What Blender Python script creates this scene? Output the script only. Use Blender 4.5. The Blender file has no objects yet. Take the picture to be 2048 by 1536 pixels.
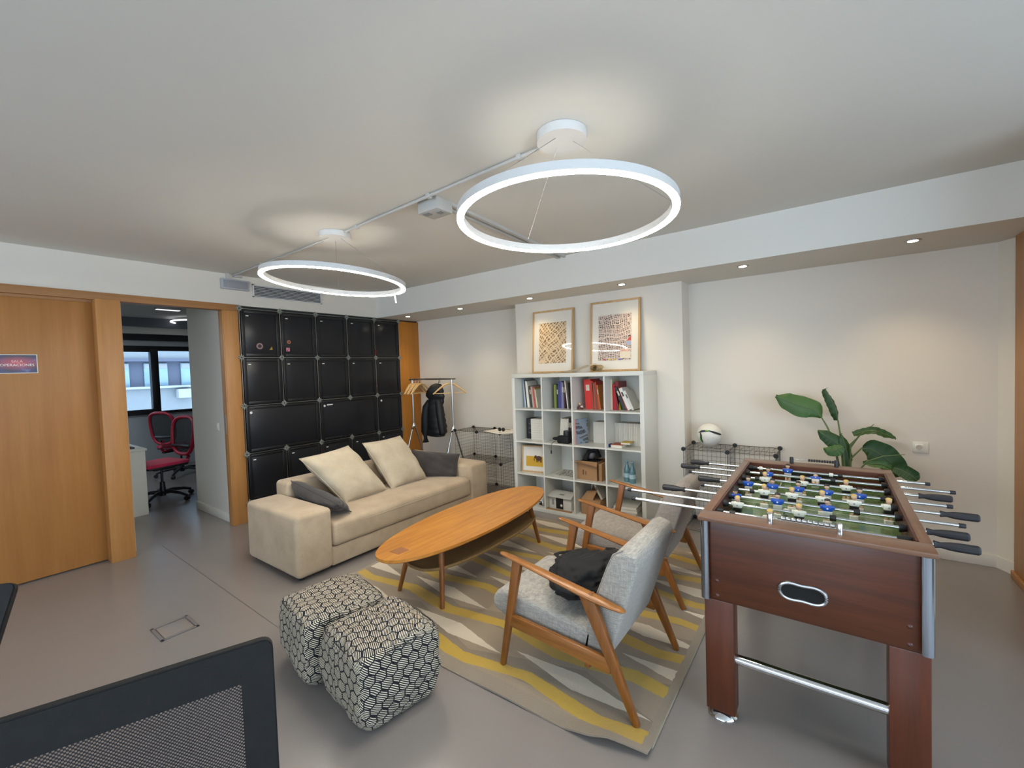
import bpy, bmesh, math, random
from mathutils import Matrix, Vector
random.seed(7)
PI = math.pi
C = bpy.context.scene.collection
sc = bpy.context.scene

# ------------------------------------------------------------------ camera, world, light, exposure
F_PX, YAW, PITCH, ROLL, EYE = 865.76, 36.183, -1.935, -1.962, 1.519
cy, cp, cr = math.radians(YAW), math.radians(PITCH), math.radians(ROLL)
fwd = Vector((-math.sin(cy) * math.cos(cp), math.cos(cy) * math.cos(cp), math.sin(cp)))
rt0 = Vector((math.cos(cy), math.sin(cy), 0)); up0 = rt0.cross(fwd)
rt = rt0 * math.cos(cr) + up0 * math.sin(cr); up = -rt0 * math.sin(cr) + up0 * math.cos(cr)
cam = bpy.data.objects.new('camera', bpy.data.cameras.new('camera'))
cam.data.sensor_width = 36.0; cam.data.lens = F_PX / 2048 * 36; cam.data.clip_start = 0.02
cam.matrix_world = Matrix(((rt.x, up.x, -fwd.x, 0), (rt.y, up.y, -fwd.y, 0), (rt.z, up.z, -fwd.z, EYE), (0, 0, 0, 1)))
C.objects.link(cam); sc.camera = cam

w = bpy.data.worlds.new('sky'); sc.world = w; w.use_nodes = True
bg = w.node_tree.nodes['Background']; bg.inputs[0].default_value = (0.62, 0.80, 1.0, 1); bg.inputs[1].default_value = 4.6

def area(name, loc, rot, sx, sy, power, col):
    l = bpy.data.lights.new(name, 'AREA'); l.shape = 'RECTANGLE'; l.size = sx; l.size_y = sy
    l.energy = power; l.color = col
    o = bpy.data.objects.new(name, l); o.location = loc; o.rotation_euler = rot; C.objects.link(o); return o
# daylight through the windows behind and to the right of the camera, and through the window of the far office
area('daylight_rear_window', (-1.2, -3.75, 1.55), (PI / 2, 0, 0), 5.6, 1.4, 40, (0.90, 0.94, 1.0))
area('daylight_side_window', (3.3, -0.1, 1.35), (0, PI / 2, 0), 1.7, 4.2, 42, (0.74, 0.86, 1.0))
area('office_fill_light', (-7.9, 0.4, 2.5), (0, 0, 0), 1.2, 1.2, 24, (0.80, 0.93, 1.0))  # unseen fill lamp without a fixture, added to brighten the office
p = area('office_window_portal', (-9.75, 1.95, 1.5), (0, -PI / 2, 0), 1.1, 4.6, 1, (1, 1, 1)); p.data.cycles.is_portal = True

sc.view_settings.view_transform = 'Standard'; sc.view_settings.look = 'None'
sc.view_settings.gamma = 1.0; sc.view_settings.use_curve_mapping = False
sc.view_settings.exposure = 0.13
sc.cycles.use_denoising = True
sc.cycles.max_bounces = 8; sc.cycles.diffuse_bounces = 5; sc.cycles.glossy_bounces = 4
sc.cycles.transparent_max_bounces = 12
sc.cycles.sample_clamp_indirect = 6.0
sc.cycles.caustics_reflective = False; sc.cycles.caustics_refractive = False

# ------------------------------------------------------------------ materials
def lin(h):
    h = h.lstrip('#'); v = [int(h[i:i + 2], 16) / 255 for i in (0, 2, 4)]
    return tuple((c / 12.92 if c <= 0.04045 else ((c + 0.055) / 1.055) ** 2.4) for c in v) + (1,)

class NT:
    def __init__(s, name):
        s.m = bpy.data.materials.new(name); s.m.use_nodes = True; s.t = s.m.node_tree
        s.b = s.t.nodes['Principled BSDF']; s.out = s.t.nodes['Material Output']
    def n(s, typ, **k):
        x = s.t.nodes.new(typ)
        for a, v in k.items(): setattr(x, a, v)
        return x
    def l(s, a, b): s.t.links.new(a, b)
    def m_(s, op, *a):
        x = s.n('ShaderNodeMath', operation=op)
        for i, v in enumerate(a):
            if hasattr(v, 'links'): s.l(v, x.inputs[i])
            else: x.inputs[i].default_value = v
        return x.outputs[0]
    def co(s, kind='Object', scale=(1, 1, 1), rot=(0, 0, 0)):
        t = s.n('ShaderNodeTexCoord'); mp = s.n('ShaderNodeMapping')
        mp.inputs['Scale'].default_value = scale; mp.inputs['Rotation'].default_value = rot
        s.l(t.outputs[kind], mp.inputs[0]); return mp.outputs[0]
    def noise(s, vec, scale, detail=3, rough=0.5):
        x = s.n('ShaderNodeTexNoise'); x.inputs['Scale'].default_value = scale
        x.inputs['Detail'].default_value = detail; x.inputs['Roughness'].default_value = rough
        s.l(vec, x.inputs['Vector']); return x.outputs[0]
    def mix(s, f, a, b):
        x = s.n('ShaderNodeMix', data_type='RGBA')
        for sock, v in ((x.inputs[0], f), (x.inputs[6], a), (x.inputs[7], b)):
            if hasattr(v, 'links'): s.l(v, sock)
            else: sock.default_value = v
        return x.outputs[2]
    def ramp(s, f, stops):
        x = s.n('ShaderNodeValToRGB'); e = x.color_ramp.elements
        while len(e) < len(stops): e.new(0.5)
        for i, (p, c) in enumerate(stops): e[i].position = p; e[i].color = c
        s.l(f, x.inputs[0]); return x.outputs[0]
    def bump(s, h, strength, dist=0.002):
        x = s.n('ShaderNodeBump'); x.inputs['Strength'].default_value = strength; x.inputs['Distance'].default_value = dist
        s.l(h, x.inputs['Height']); s.l(x.outputs[0], s.b.inputs['Normal'])
    def set(s, col=None, rough=None, metal=None, **k):
        if col is not None:
            if hasattr(col, 'links'): s.l(col, s.b.inputs['Base Color'])
            else: s.b.inputs['Base Color'].default_value = col
        if rough is not None:
            if hasattr(rough, 'links'): s.l(rough, s.b.inputs['Roughness'])
            else: s.b.inputs['Roughness'].default_value = rough
        if metal is not None: s.b.inputs['Metallic'].default_value = metal
        for a, v in k.items(): s.b.inputs[a.replace('_', ' ')].default_value = v
        return s

def plain(name, hexc, rough=0.5, metal=0.0, var=0.06, nscale=6, bump=0.0, bscale=200, **k):
    s = NT(name); c = lin(hexc); v = s.co()
    f = s.noise(v, nscale, 4)
    a = tuple(min(1, x * (1 - var)) for x in c[:3]) + (1,); b = tuple(min(1, x * (1 + var)) for x in c[:3]) + (1,)
    s.set(s.mix(f, a, b), rough, metal, **k)
    if bump: s.bump(s.noise(v, bscale, 2), bump, 0.001)
    return s.m
def wood(name, c1, c2, axis='x', rough=0.4, sc_=1.0, coat=0.0):
    s = NT(name)
    big, small = 22 * sc_, 1.3 * sc_
    k = {'x': (small, big, big), 'y': (big, small, big), 'z': (big, big, small)}[axis]
    v = s.co(scale=k)
    f = s.noise(v, 1.0, 5, 0.6); f2 = s.noise(s.co(scale=tuple(q * 5 for q in k)), 1.0, 3, 0.6)
    f3 = s.m_('ADD', s.m_('MULTIPLY', f, 0.7), s.m_('MULTIPLY', f2, 0.3))
    s.set(s.ramp(f3, [(0.32, lin(c1)), (0.66, lin(c2))]), rough, Coat_Weight=coat, Coat_Roughness=0.2)
    s.bump(f2, 0.12, 0.001); return s.m
def fabric(name, c1, c2, weave=420, rough=0.95, blot=5, bump=0.35):
    s = NT(name); v = s.co()
    f = s.noise(v, blot, 4); g = s.noise(v, weave, 2, 0.7)
    t = s.m_('ADD', s.m_('MULTIPLY', f, 0.5), s.m_('MULTIPLY', g, 0.5))
    s.set(s.ramp(t, [(0.36, lin(c1)), (0.62, lin(c2))]), rough, Sheen_Weight=0.2)
    s.bump(g, bump, 0.002); return s.m
def emit(name, col, strength):
    s = NT(name); s.b.inputs['Base Color'].default_value = (0.8, 0.8, 0.8, 1)
    s.b.inputs['Emission Color'].default_value = col; s.b.inputs['Emission Strength'].default_value = strength
    return s.m
def linen(name, c1, c2):      # streaky two-way weave of the armchairs
    s = NT(name)
    a = s.noise(s.co(scale=(25, 25, 420)), 1, 3, 0.7); b = s.noise(s.co(scale=(420, 420, 25)), 1, 3, 0.7)
    c = s.noise(s.co(scale=(30, 500, 500)), 1, 3, 0.7)
    t = s.m_('ADD', s.m_('ADD', s.m_('MULTIPLY', a, 0.34), s.m_('MULTIPLY', b, 0.33)), s.m_('MULTIPLY', c, 0.33))
    s.set(s.ramp(t, [(0.40, lin(c1)), (0.60, lin(c2))]), 0.95, Sheen_Weight=0.2); s.bump(t, 0.4, 0.002); return s.m

M = {}
M['wall'] = plain('white_wall_paint', '#dbd5ca', 0.85, var=0.02, nscale=3, bump=0.08, bscale=90)
M['ceil'] = plain('ceiling_paint', '#dad8d1', 0.9, var=0.02, nscale=2, bump=0.1, bscale=120)
def floor_mat():
    s = NT('grey_vinyl_floor'); v = s.co()
    f = s.noise(v, 1.2, 5); g = s.noise(v, 240, 2)
    c = s.mix(f, lin('#837b76'), lin('#928b86')); c = s.mix(s.m_('MULTIPLY', g, 0.25), c, lin('#5f5b58'))
    r = s.m_('ADD', 0.20, s.m_('MULTIPLY', f, 0.10))
    s.set(c, r, Specular_IOR_Level=0.9); s.bump(g, 0.06, 0.001); return s.m
M['floor'] = floor_mat()
M['seam'] = plain('floor_seam_sealant', '#5a5654', 0.6)
M['hatch'] = plain('grey_floor_box_plastic', '#716c6b', 0.5)
M['doorwood'] = wood('oak_door_veneer', '#9c6834', '#ad7940', 'z', 0.45, 0.5)
M['trimwood'] = wood('oak_trim', '#a5713b', '#b5814a', 'z', 0.45, 0.8)
M['trimwoodh'] = wood('oak_trim_horizontal', '#94663a', '#a87848', 'y', 0.5, 0.8)
M['panelwood'] = wood('orange_wood_panel', '#a8691f', '#b97826', 'z', 0.45, 0.5)
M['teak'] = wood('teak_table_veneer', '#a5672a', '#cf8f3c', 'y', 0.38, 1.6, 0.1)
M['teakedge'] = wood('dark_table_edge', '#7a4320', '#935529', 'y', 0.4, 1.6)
M['cane'] = plain('woven_cane_shelf', '#8a6d44', 0.7, nscale=60, var=0.3, bump=0.5, bscale=300)
M['chairwood'] = wood('walnut_stained_chair_wood', '#7c4a1e', '#a66b2b', 'x', 0.32, 1.6, 0.25)
M['chairwoodz'] = wood('walnut_stained_leg_wood', '#6e411c', '#955c27', 'z', 0.35, 1.6, 0.2)
M['linen'] = linen('grey_linen_upholstery', '#7d7a75', '#bab4a9')
M['linen2'] = linen('brownish_grey_linen_upholstery', '#837b73', '#aaa198')
M['sofa'] = fabric('beige_suede_upholstery', '#a8947a', '#bfab90', 260, blot=6, bump=0.15)
M['cushion'] = fabric('beige_linen_cushion', '#b0a188', '#c6b89f', 500, blot=8)
M['darkcush'] = fabric('charcoal_cushion', '#322d2b', '#443e3b', 500, blot=8)
M['mahog'] = wood('mahogany_laminate', '#3f1f0e', '#5a2c15', 'x', 0.35, 1.2, 0.15)
M['mahogz'] = wood('mahogany_laminate_leg', '#44200e', '#5e2c15', 'z', 0.35, 1.2, 0.15)
M['mahogtop'] = wood('mahogany_top_rail', '#6a4a37', '#7a5945', 'x', 0.33, 1.2, 0.2)
M['mahogin'] = wood('mahogany_inner_side', '#3c1e16', '#55291d', 'x', 0.45, 1.2)
M['chrome'] = plain('polished_chrome', '#d8dadc', 0.12, 1.0, var=0.02)
M['guard'] = plain('polished_guard_metal', '#8f9297', 0.14, 1.0, var=0.02)
M['steel'] = plain('brushed_steel', '#b8b9ba', 0.28, 1.0, var=0.05, nscale=30)
M['blackpl'] = plain('black_plastic', '#1a1a1c', 0.45)
M['blackrub'] = plain('black_rubber_grip', '#232327', 0.55, bump=0.2)
M['whitepl'] = plain('white_plastic', '#e2e2dc', 0.4)
M['shelfwhite'] = plain('white_foil_shelf', '#d4d3ca', 0.42, var=0.02)
M['redpl'] = plain('red_chair_plastic', '#b01838', 0.4)
M['redfab'] = fabric('red_seat_fabric', '#c2204a', '#dd3d63')
M['paper'] = plain('white_paper', '#e4e1da', 0.8)
M['pages'] = plain('book_pages', '#d9d3c4', 0.85, nscale=80, var=0.1)
M['card'] = plain('brown_cardboard', '#a07a55', 0.85, var=0.08, nscale=12)
M['cardd'] = plain('dark_cardboard_inside', '#6d5037', 0.9)
M['frame'] = wood('light_ash_frame', '#ad8a5c', '#c3a275', 'z', 0.5, 1.5)
M['mat'] = plain('passepartout_white', '#dad5ca', 0.25, var=0.01, Coat_Weight=1.0, Coat_Roughness=0.03)
M['jacket'] = fabric('black_padded_nylon', '#040507', '#0d0e10', 120, 0.6, 9, 0.3)
M['bag'] = fabric('black_bag_fabric', '#050506', '#101012', 300, 0.8, 9, 0.3)
M['leaf'] = plain('green_leaf', '#22451b', 0.5, var=0.35, nscale=9, bump=0.2, bscale=60)
M['leaf2'] = plain('mid_green_leaf', '#3a5f2a', 0.5, var=0.3, nscale=9)
M['stem'] = plain('leaf_stalk', '#56683a', 0.5)
M['soil'] = plain('potting_soil', '#2e2118', 0.95, var=0.4, nscale=60)
M['pot'] = plain('grey_plant_pot', '#8d8a86', 0.6)
M['hangwood'] = wood('pale_hanger_wood', '#c99f68', '#dcb880', 'x', 0.4, 2)
M['wire'] = plain('black_coated_wire', '#2a2a2c', 0.4, 0.3)
M['cabblack'] = plain('black_cabinet_frame', '#101113', 0.4)
M['cabconn'] = plain('clear_grey_connector', '#8d9088', 0.35, Alpha=0.85)
M['cabedge'] = plain('aluminium_edge', '#8a8d8c', 0.3, 0.8)
def cabdoor():
    s = NT('dark_plastic_door'); v = s.co()
    g = s.noise(v, 400, 2)
    s.set(s.mix(g, lin('#191a1d'), lin('#242529')), 0.3, Specular_IOR_Level=0.35); s.bump(g, 0.15, 0.0006); return s.m
M['cabdoor'] = cabdoor()
M['led'] = emit('led_strip', (1.0, 0.935, 0.82, 1), 82)
M['spotlamp'] = emit('warm_spot_lamp', (1.0, 0.86, 0.62, 1), 30)
M['officeled'] = emit('office_led', (0.9, 0.95, 1.0, 1), 1.3)
M['lampwhite'] = plain('white_lamp_housing', '#d4d4d2', 0.5)
M['duct'] = plain('white_conduit', '#bdbcb8', 0.5)
M['ventslat'] = plain('grey_vent_slat', '#b9bdc0', 0.5)
M['ventdark'] = plain('dark_vent_inside', '#1c1d20', 0.8)
M['sock'] = plain('white_socket_plastic', '#dedcd2', 0.35)
M['bluegl'] = plain('blue_bottle_glass', '#86b4c0', 0.08, Transmission_Weight=0.55, IOR=1.45)
M['bottlelab'] = plain('pale_bottle_label', '#a9c4cc', 0.5)
M['winframe'] = plain('black_window_frame', '#15161c', 0.4)
M['facade'] = plain('pale_facade', '#6b747a', 0.8)
M['facadeg'] = plain('grey_facade_band', '#474f61', 0.7)
M['facadew'] = plain('facade_window_glass', '#74909f', 0.2)
M['sill'] = plain('light_facade_sill', '#878f95', 0.7)
M['office'] = plain('office_wall_paint', '#b9bfc4', 0.85, var=0.02)
M['darkbeam'] = plain('dark_grey_beam', '#6a7078', 0.7)
M['green'] = None
def glass_mat():
    s = NT('window_glass'); s.set((1, 1, 1, 1), 0.02, Transmission_Weight=1.0, IOR=1.05); return s.m
M['glass'] = glass_mat()

def playfield():
    s = NT('green_playfield'); v = s.co()
    f = s.noise(v, 5, 3); br = s.n('ShaderNodeTexBrick'); s.l(s.co(scale=(9, 9, 9)), br.inputs[0])
    br.inputs['Color1'].default_value = lin('#4f6c3c'); br.inputs['Color2'].default_value = lin('#5d7a46')
    br.inputs['Mortar'].default_value = lin('#567442'); br.inputs['Mortar Size'].default_value = 0.01
    s.set(s.mix(s.m_('MULTIPLY', f, 0.5), br.outputs[0], lin('#748c5c')), 0.14, Specular_IOR_Level=0.6); return s.m  # paler patches put reflections into the green colour
M['green'] = playfield()

def hexmat():     # hexagon print with hatched cells, on UVs in metres
    s = NT('black_and_white_hexagon_fabric')
    uv = s.n('ShaderNodeTexCoord').outputs['UV']
    sep = s.n('ShaderNodeSeparateXYZ')
    nz = s.n('ShaderNodeTexNoise'); nz.inputs['Scale'].default_value = 9; s.l(uv, nz.inputs['Vector'])
    add = s.n('ShaderNodeVectorMath', operation='SCALE'); add.inputs['Scale'].default_value = 0.010; s.l(nz.outputs[1], add.inputs[0])
    ad2 = s.n('ShaderNodeVectorMath', operation='ADD'); s.l(uv, ad2.inputs[0]); s.l(add.outputs[0], ad2.inputs[1])
    s.l(ad2.outputs[0], sep.inputs[0])
    W = 1 / 0.050; R3 = 1.7320508
    x = s.m_('MULTIPLY', sep.outputs[0], W); y = s.m_('MULTIPLY', sep.outputs[1], W)
    def cell(ox, oy):
        a = s.m_('SUBTRACT', s.m_('FLOORED_MODULO', s.m_('ADD', x, ox), 1.0), 0.5)
        b = s.m_('SUBTRACT', s.m_('FLOORED_MODULO', s.m_('ADD', y, oy), R3), R3 / 2)
        d = s.m_('ADD', s.m_('MULTIPLY', a, a), s.m_('MULTIPLY', b, b)); return a, b, d
    a1, b1, d1 = cell(0, 0); a2, b2, d2 = cell(0.5, R3 / 2)
    sel = s.m_('LESS_THAN', d1, d2)
    gx = s.m_('ADD', s.m_('MULTIPLY', a1, sel), s.m_('MULTIPLY', a2, s.m_('SUBTRACT', 1.0, sel)))
    gy = s.m_('ADD', s.m_('MULTIPLY', b1, sel), s.m_('MULTIPLY', b2, s.m_('SUBTRACT', 1.0, sel)))
    hx = s.m_('MAXIMUM', s.m_('ABSOLUTE', gx), s.m_('ADD', s.m_('MULTIPLY', s.m_('ABSOLUTE', gx), 0.5), s.m_('MULTIPLY', s.m_('ABSOLUTE', gy), 0.8660254)))
    line = s.m_('GREATER_THAN', hx, 0.437)
    st = s.m_('SINE', s.m_('MULTIPLY', s.m_('ADD', s.m_('MULTIPLY', x, 0.75), y), 33.0))
    stripe = s.m_('GREATER_THAN', st, 0.28)
    c = s.mix(stripe, lin('#191922'), lin('#dcd3bc')); c = s.mix(line, c, lin('#121219'))
    s.set(c, 0.9); s.bump(st, 0.15, 0.001); return s.m
M['hex'] = hexmat()

def rugmat():
    s = NT('rug_taupe_mustard_cream'); tc = s.n('ShaderNodeTexCoord'); sep = s.n('ShaderNodeSeparateXYZ')
    s.l(tc.outputs['Object'], sep.inputs[0]); v = s.co()
    x = s.m_('ADD', sep.outputs[0], s.m_('MULTIPLY', s.m_('SUBTRACT', s.noise(v, 30, 2), 0.5), 0.02))
    y = s.m_('ADD', sep.outputs[1], s.m_('MULTIPLY', s.m_('SUBTRACT', s.noise(v, 25, 2), 0.5), 0.01))
    P = 0.29
    def frac_band(off):
        t = s.m_('DIVIDE', s.m_('SUBTRACT', y, off), P)
        i = s.m_('FLOOR', t); return i, s.m_('SUBTRACT', s.m_('SUBTRACT', t, i), 0.5)
    # yellow bands: wavering centre line
    iy, fy = frac_band(1.66 - P / 2)
    wob = s.m_('MULTIPLY', s.m_('SUBTRACT', s.m_('PINGPONG', s.m_('ADD', x, s.m_('MULTIPLY', iy, 0.37)), 0.40), 0.20), 0.55)
    wid = s.m_('ADD', 0.11, s.m_('MULTIPLY', s.m_('PINGPONG', s.m_('ADD', x, s.m_('MULTIPLY', iy, 0.21)), 0.65), 0.07))
    yel = s.m_('LESS_THAN', s.m_('ABSOLUTE', s.m_('SUBTRACT', fy, wob)), wid)
    # cream wedges between them
    ic, fc = frac_band(1.79 - P / 2)
    ph = s.m_('ADD', x, s.m_('ADD', 2.19, s.m_('MULTIPLY', ic, 0.33)))
    tri = s.m_('PINGPONG', ph, 0.40)
    th = s.m_('SUBTRACT', s.m_('MULTIPLY', tri, 0.52), 0.015)
    sl = s.m_('MULTIPLY', s.m_('SUBTRACT', s.m_('FLOORED_MODULO', ph, 0.80), 0.4), 0.30)
    cre = s.m_('LESS_THAN', s.m_('ABSOLUTE', s.m_('ADD', fc, sl)), th)
    ta = s.m_('GREATER_THAN', s.m_('ADD', fc, s.m_('MULTIPLY', s.m_('SUBTRACT', s.m_('PINGPONG', ph, 0.6), 0.3), 1.1)), 0)
    n1 = s.noise(v, 220, 2)
    c = s.mix(ta, lin('#857662'), lin('#98866f')); c = s.mix(cre, c, lin('#d6c8b2')); c = s.mix(yel, c, lin('#bd9a26'))
    # plain border
    bx = s.m_('MAXIMUM', s.m_('GREATER_THAN', s.m_('ABSOLUTE', s.m_('ADD', x, 1.765)), 1.155), s.m_('GREATER_THAN', s.m_('ABSOLUTE', s.m_('SUBTRACT', y, 2.59)), 0.99))
    c = s.mix(bx, c, lin('#908270'))
    c = s.mix(s.m_('MULTIPLY', n1, 0.30), c, lin('#5c5344'))
    s.set(c, 1.0, Sheen_Weight=0.3); s.bump(n1, 0.6, 0.004); return s.m
M['rug'] = rugmat()

def meshfab(name='black_mesh_fabric'):
    s = NT(name); tc = s.n('ShaderNodeTexCoord'); sep = s.n('ShaderNodeSeparateXYZ'); s.l(tc.outputs['Object'], sep.inputs[0])
    q = 2 * PI / 0.0052
    a = s.m_('SINE', s.m_('MULTIPLY', s.m_('ADD', sep.outputs[0], sep.outputs[2]), q * 0.72))
    b = s.m_('SINE', s.m_('MULTIPLY', s.m_('SUBTRACT', sep.outputs[0], sep.outputs[2]), q * 0.72))
    hole = s.m_('GREATER_THAN', s.m_('MULTIPLY', s.m_('ADD', a, b), 0.5), 0.12)
    s.set(lin('#17171b'), 0.6)
    tr = s.n('ShaderNodeBsdfTransparent'); mx = s.n('ShaderNodeMixShader')
    s.l(s.m_('MULTIPLY', hole, 0.85), mx.inputs[0]); s.l(s.b.outputs[0], mx.inputs[1]); s.l(tr.outputs[0], mx.inputs[2]); s.l(mx.outputs[0], s.out.inputs[0])
    return s.m
M['mesh'] = meshfab()
M['meshdark'] = plain('dark_mesh_backrest', '#15181d', 0.7, Alpha=0.85)
M['meshframe'] = fabric('black_textile_frame', '#060606', '#131312', 500, 0.8, 30, 0.4)
for _k in ('bag', 'jacket', 'meshframe'): M[_k].node_tree.nodes['Principled BSDF'].inputs['Sheen Weight'].default_value = 0

def mapmat(name, c_street, c_block, rotz, sx, coat=1.0, blk2=None):
    s = NT(name)
    v = s.co(scale=(1, 1, 1), rot=(0, rotz, 0))
    nz = s.n('ShaderNodeTexNoise'); nz.inputs['Scale'].default_value = 6; s.l(v, nz.inputs['Vector'])
    sc1 = s.n('ShaderNodeVectorMath', operation='SCALE'); sc1.inputs['Scale'].default_value = 0.10; s.l(nz.outputs[1], sc1.inputs[0])
    ad = s.n('ShaderNodeVectorMath', operation='ADD'); s.l(v, ad.inputs[0]); s.l(sc1.outputs[0], ad.inputs[1])
    sw = s.n('ShaderNodeSeparateXYZ'); s.l(ad.outputs[0], sw.inputs[0]); cb = s.n('ShaderNodeCombineXYZ')
    s.l(sw.outputs[0], cb.inputs[0]); s.l(sw.outputs[2], cb.inputs[1])
    br = s.n('ShaderNodeTexBrick'); s.l(cb.outputs[0], br.inputs[0]); br.offset = 0.0
    br.inputs['Scale'].default_value = sx; br.inputs['Mortar Size'].default_value = 0.075
    br.inputs['Color1'].default_value = lin(c_block); br.inputs['Color2'].default_value = lin(blk2 or c_block); br.inputs['Mortar'].default_value = lin(c_street)
    br.inputs['Brick Width'].default_value = 0.6; br.inputs['Row Height'].default_value = 0.42
    b2 = s.n('ShaderNodeTexBrick'); b2.offset = 0.35; s.l(cb.outputs[0], b2.inputs[0]); b2.inputs['Scale'].default_value = sx * 0.42; b2.inputs['Mortar Size'].default_value = 0.035
    b2.inputs['Color1'].default_value = (1, 1, 1, 1); b2.inputs['Color2'].default_value = (1, 1, 1, 1); b2.inputs['Mortar'].default_value = (0, 0, 0, 1)
    b2.inputs['Brick Width'].default_value = 1.1; b2.inputs['Row Height'].default_value = 0.5
    g = s.noise(v, 90, 3)
    gr = s.m_('MULTIPLY', s.m_('GREATER_THAN', g, 0.56), 0.5)
    s.set(s.mix(b2.outputs[0], lin(c_street), s.mix(gr, br.outputs[0], lin(c_street))), 0.5, Coat_Weight=coat, Coat_Roughness=0.03); return s.m
M['map1'] = mapmat('tan_street_map_print', '#d2bb98', '#66492f', 0.75, 15, blk2='#8f7150')
M['map2'] = mapmat('dark_street_map_print', '#d3bfb2', '#2c2626', 0.1, 27, blk2='#574a47')
M['mag'] = mapmat('graphic_magazine_cover', '#c9c6ba', '#4a4a44', 0.6, 30, coat=0.2)
M['catalog'] = mapmat('photographic_book_cover', '#8b97a5', '#3b4048', 0.3, 9, coat=0.3, blk2='#6b6258')
M['flat'] = lambda: None
def col(hexc, rough=0.55):
    k = 'c' + hexc + str(rough)
    if k not in M: M[k] = plain('painted_' + hexc.strip('#'), hexc, rough, var=0.05)
    return M[k]

# ------------------------------------------------------------------ mesh builder
class MB:
    def __init__(s): s.bm = bmesh.new(); s.mi = 0; s.x = None
    def _mark(s): return len(s.bm.verts), len(s.bm.faces)
    def _fin(s, mk, M4=None):
        s.bm.verts.ensure_lookup_table(); s.bm.faces.ensure_lookup_table()
        if M4 is not None:
            for v in s.bm.verts[mk[0]:]: v.co = M4 @ v.co
        for f in s.bm.faces[mk[1]:]: f.material_index = s.mi
        return s
    def merge(s, tb, M4=None):
        me = bpy.data.meshes.new('tmp'); tb.to_mesh(me); tb.free(); mk = s._mark(); s.bm.from_mesh(me); bpy.data.meshes.remove(me)
        return s._fin(mk, M4)
    def box(s, x0, x1, y0, y1, z0, z1, bev=0, seg=2, M4=None):
        t = bmesh.new(); bmesh.ops.create_cube(t, size=1)
        for v in t.verts: v.co = Vector(((x0 + x1) / 2 + v.co.x * (x1 - x0), (y0 + y1) / 2 + v.co.y * (y1 - y0), (z0 + z1) / 2 + v.co.z * (z1 - z0)))
        if bev: bmesh.ops.bevel(t, geom=t.edges[:] , offset=bev, segments=seg, affect='EDGES', profile=0.5)
        return s.merge(t, M4)
    def poly(s, pts, vec, bev=0, seg=2, M4=None):      # polygon (3-D points) extruded by vec
        t = bmesh.new(); f = t.faces.new([t.verts.new(p) for p in pts])
        r = bmesh.ops.extrude_face_region(t, geom=[f])
        for v in [g for g in r['geom'] if isinstance(g, bmesh.types.BMVert)]: v.co += Vector(vec)
        bmesh.ops.recalc_face_normals(t, faces=t.faces[:])
        if bev: bmesh.ops.bevel(t, geom=t.edges[:], offset=bev, segments=seg, affect='EDGES', profile=0.5, clamp_overlap=True)
        return s.merge(t, M4)
    def tube(s, pts, r, seg=8, closed=False, M4=None, flat=None):
        pts = [Vector(p) for p in pts]; n = len(pts); mk = s._mark(); rings = []
        for i, p in enumerate(pts):
            if closed: d = pts[(i + 1) % n] - pts[i - 1]
            else: d = pts[min(i + 1, n - 1)] - pts[max(i - 1, 0)]
            d.normalize()
            u = d.cross(Vector((0, 0, 1)))
            if u.length < 1e-3: u = d.cross(Vector((0, 1, 0)))
            u.normalize(); v = u.cross(d)
            rr = r[i] if isinstance(r, (list, tuple)) else r
            fl = flat or 1.0
            rings.append([s.bm.verts.new(p + (u * math.cos(2 * PI * k / seg) * rr + v * math.sin(2 * PI * k / seg) * rr * fl)) for k in range(seg)])
        m = n if closed else n - 1
        for i in range(m):
            a, b = rings[i], rings[(i + 1) % n]
            for k in range(seg): s.bm.faces.new((a[k], a[(k + 1) % seg], b[(k + 1) % seg], b[k]))
        if not closed:
            s.bm.faces.new(rings[0][::-1]); s.bm.faces.new(rings[-1])
        return s._fin(mk, M4)
    def lathe(s, prof, seg=20, c=(0, 0, 0), M4=None):     # prof [(r,z)] around z at c
        mk = s._mark(); rings = []
        for r, z in prof:
            r = max(r, 1e-5)
            rings.append([s.bm.verts.new((c[0] + r * math.cos(2 * PI * k / seg), c[1] + r * math.sin(2 * PI * k / seg), c[2] + z)) for k in range(seg)])
        for a, b in zip(rings, rings[1:]):
            for k in range(seg): s.bm.faces.new((a[k], a[(k + 1) % seg], b[(k + 1) % seg], b[k]))
        s.bm.faces.new(rings[0][::-1]); s.bm.faces.new(rings[-1])
        return s._fin(mk, M4)
    def sph(s, c, r, seg=16, sc3=(1, 1, 1), M4=None):
        t = bmesh.new(); bmesh.ops.create_uvsphere(t, u_segments=seg, v_segments=max(6, seg // 2), radius=r)
        for v in t.verts: v.co = Vector((c[0] + v.co.x * sc3[0], c[1] + v.co.y * sc3[1], c[2] + v.co.z * sc3[2]))
        return s.merge(t, M4)
    def bar(s, p0, p1, w0, w1, M4=None, side=(0, 1, 0), bev=0.003):     # tapered rectangular bar; w=(wide across side x d, thickness along side)
        p0, p1 = Vector(p0), Vector(p1); d = (p1 - p0).normalized(); sd = Vector(side).normalized(); u = sd.cross(d).normalized()
        t = bmesh.new(); q = []
        for p, ww in ((p0, w0), (p1, w1)):
            q.append([t.verts.new(p + u * a * ww[0] / 2 + sd * b * ww[1] / 2) for a, b in ((-1, -1), (1, -1), (1, 1), (-1, 1))])
        t.faces.new(q[0][::-1]); t.faces.new(q[1])
        for k in range(4): t.faces.new((q[0][k], q[0][(k + 1) % 4], q[1][(k + 1) % 4], q[1][k]))
        bmesh.ops.recalc_face_normals(t, faces=t.faces[:])
        if bev: bmesh.ops.bevel(t, geom=t.edges[:], offset=bev, segments=2, affect='EDGES', profile=0.5)
        return s.merge(t, M4)
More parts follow.
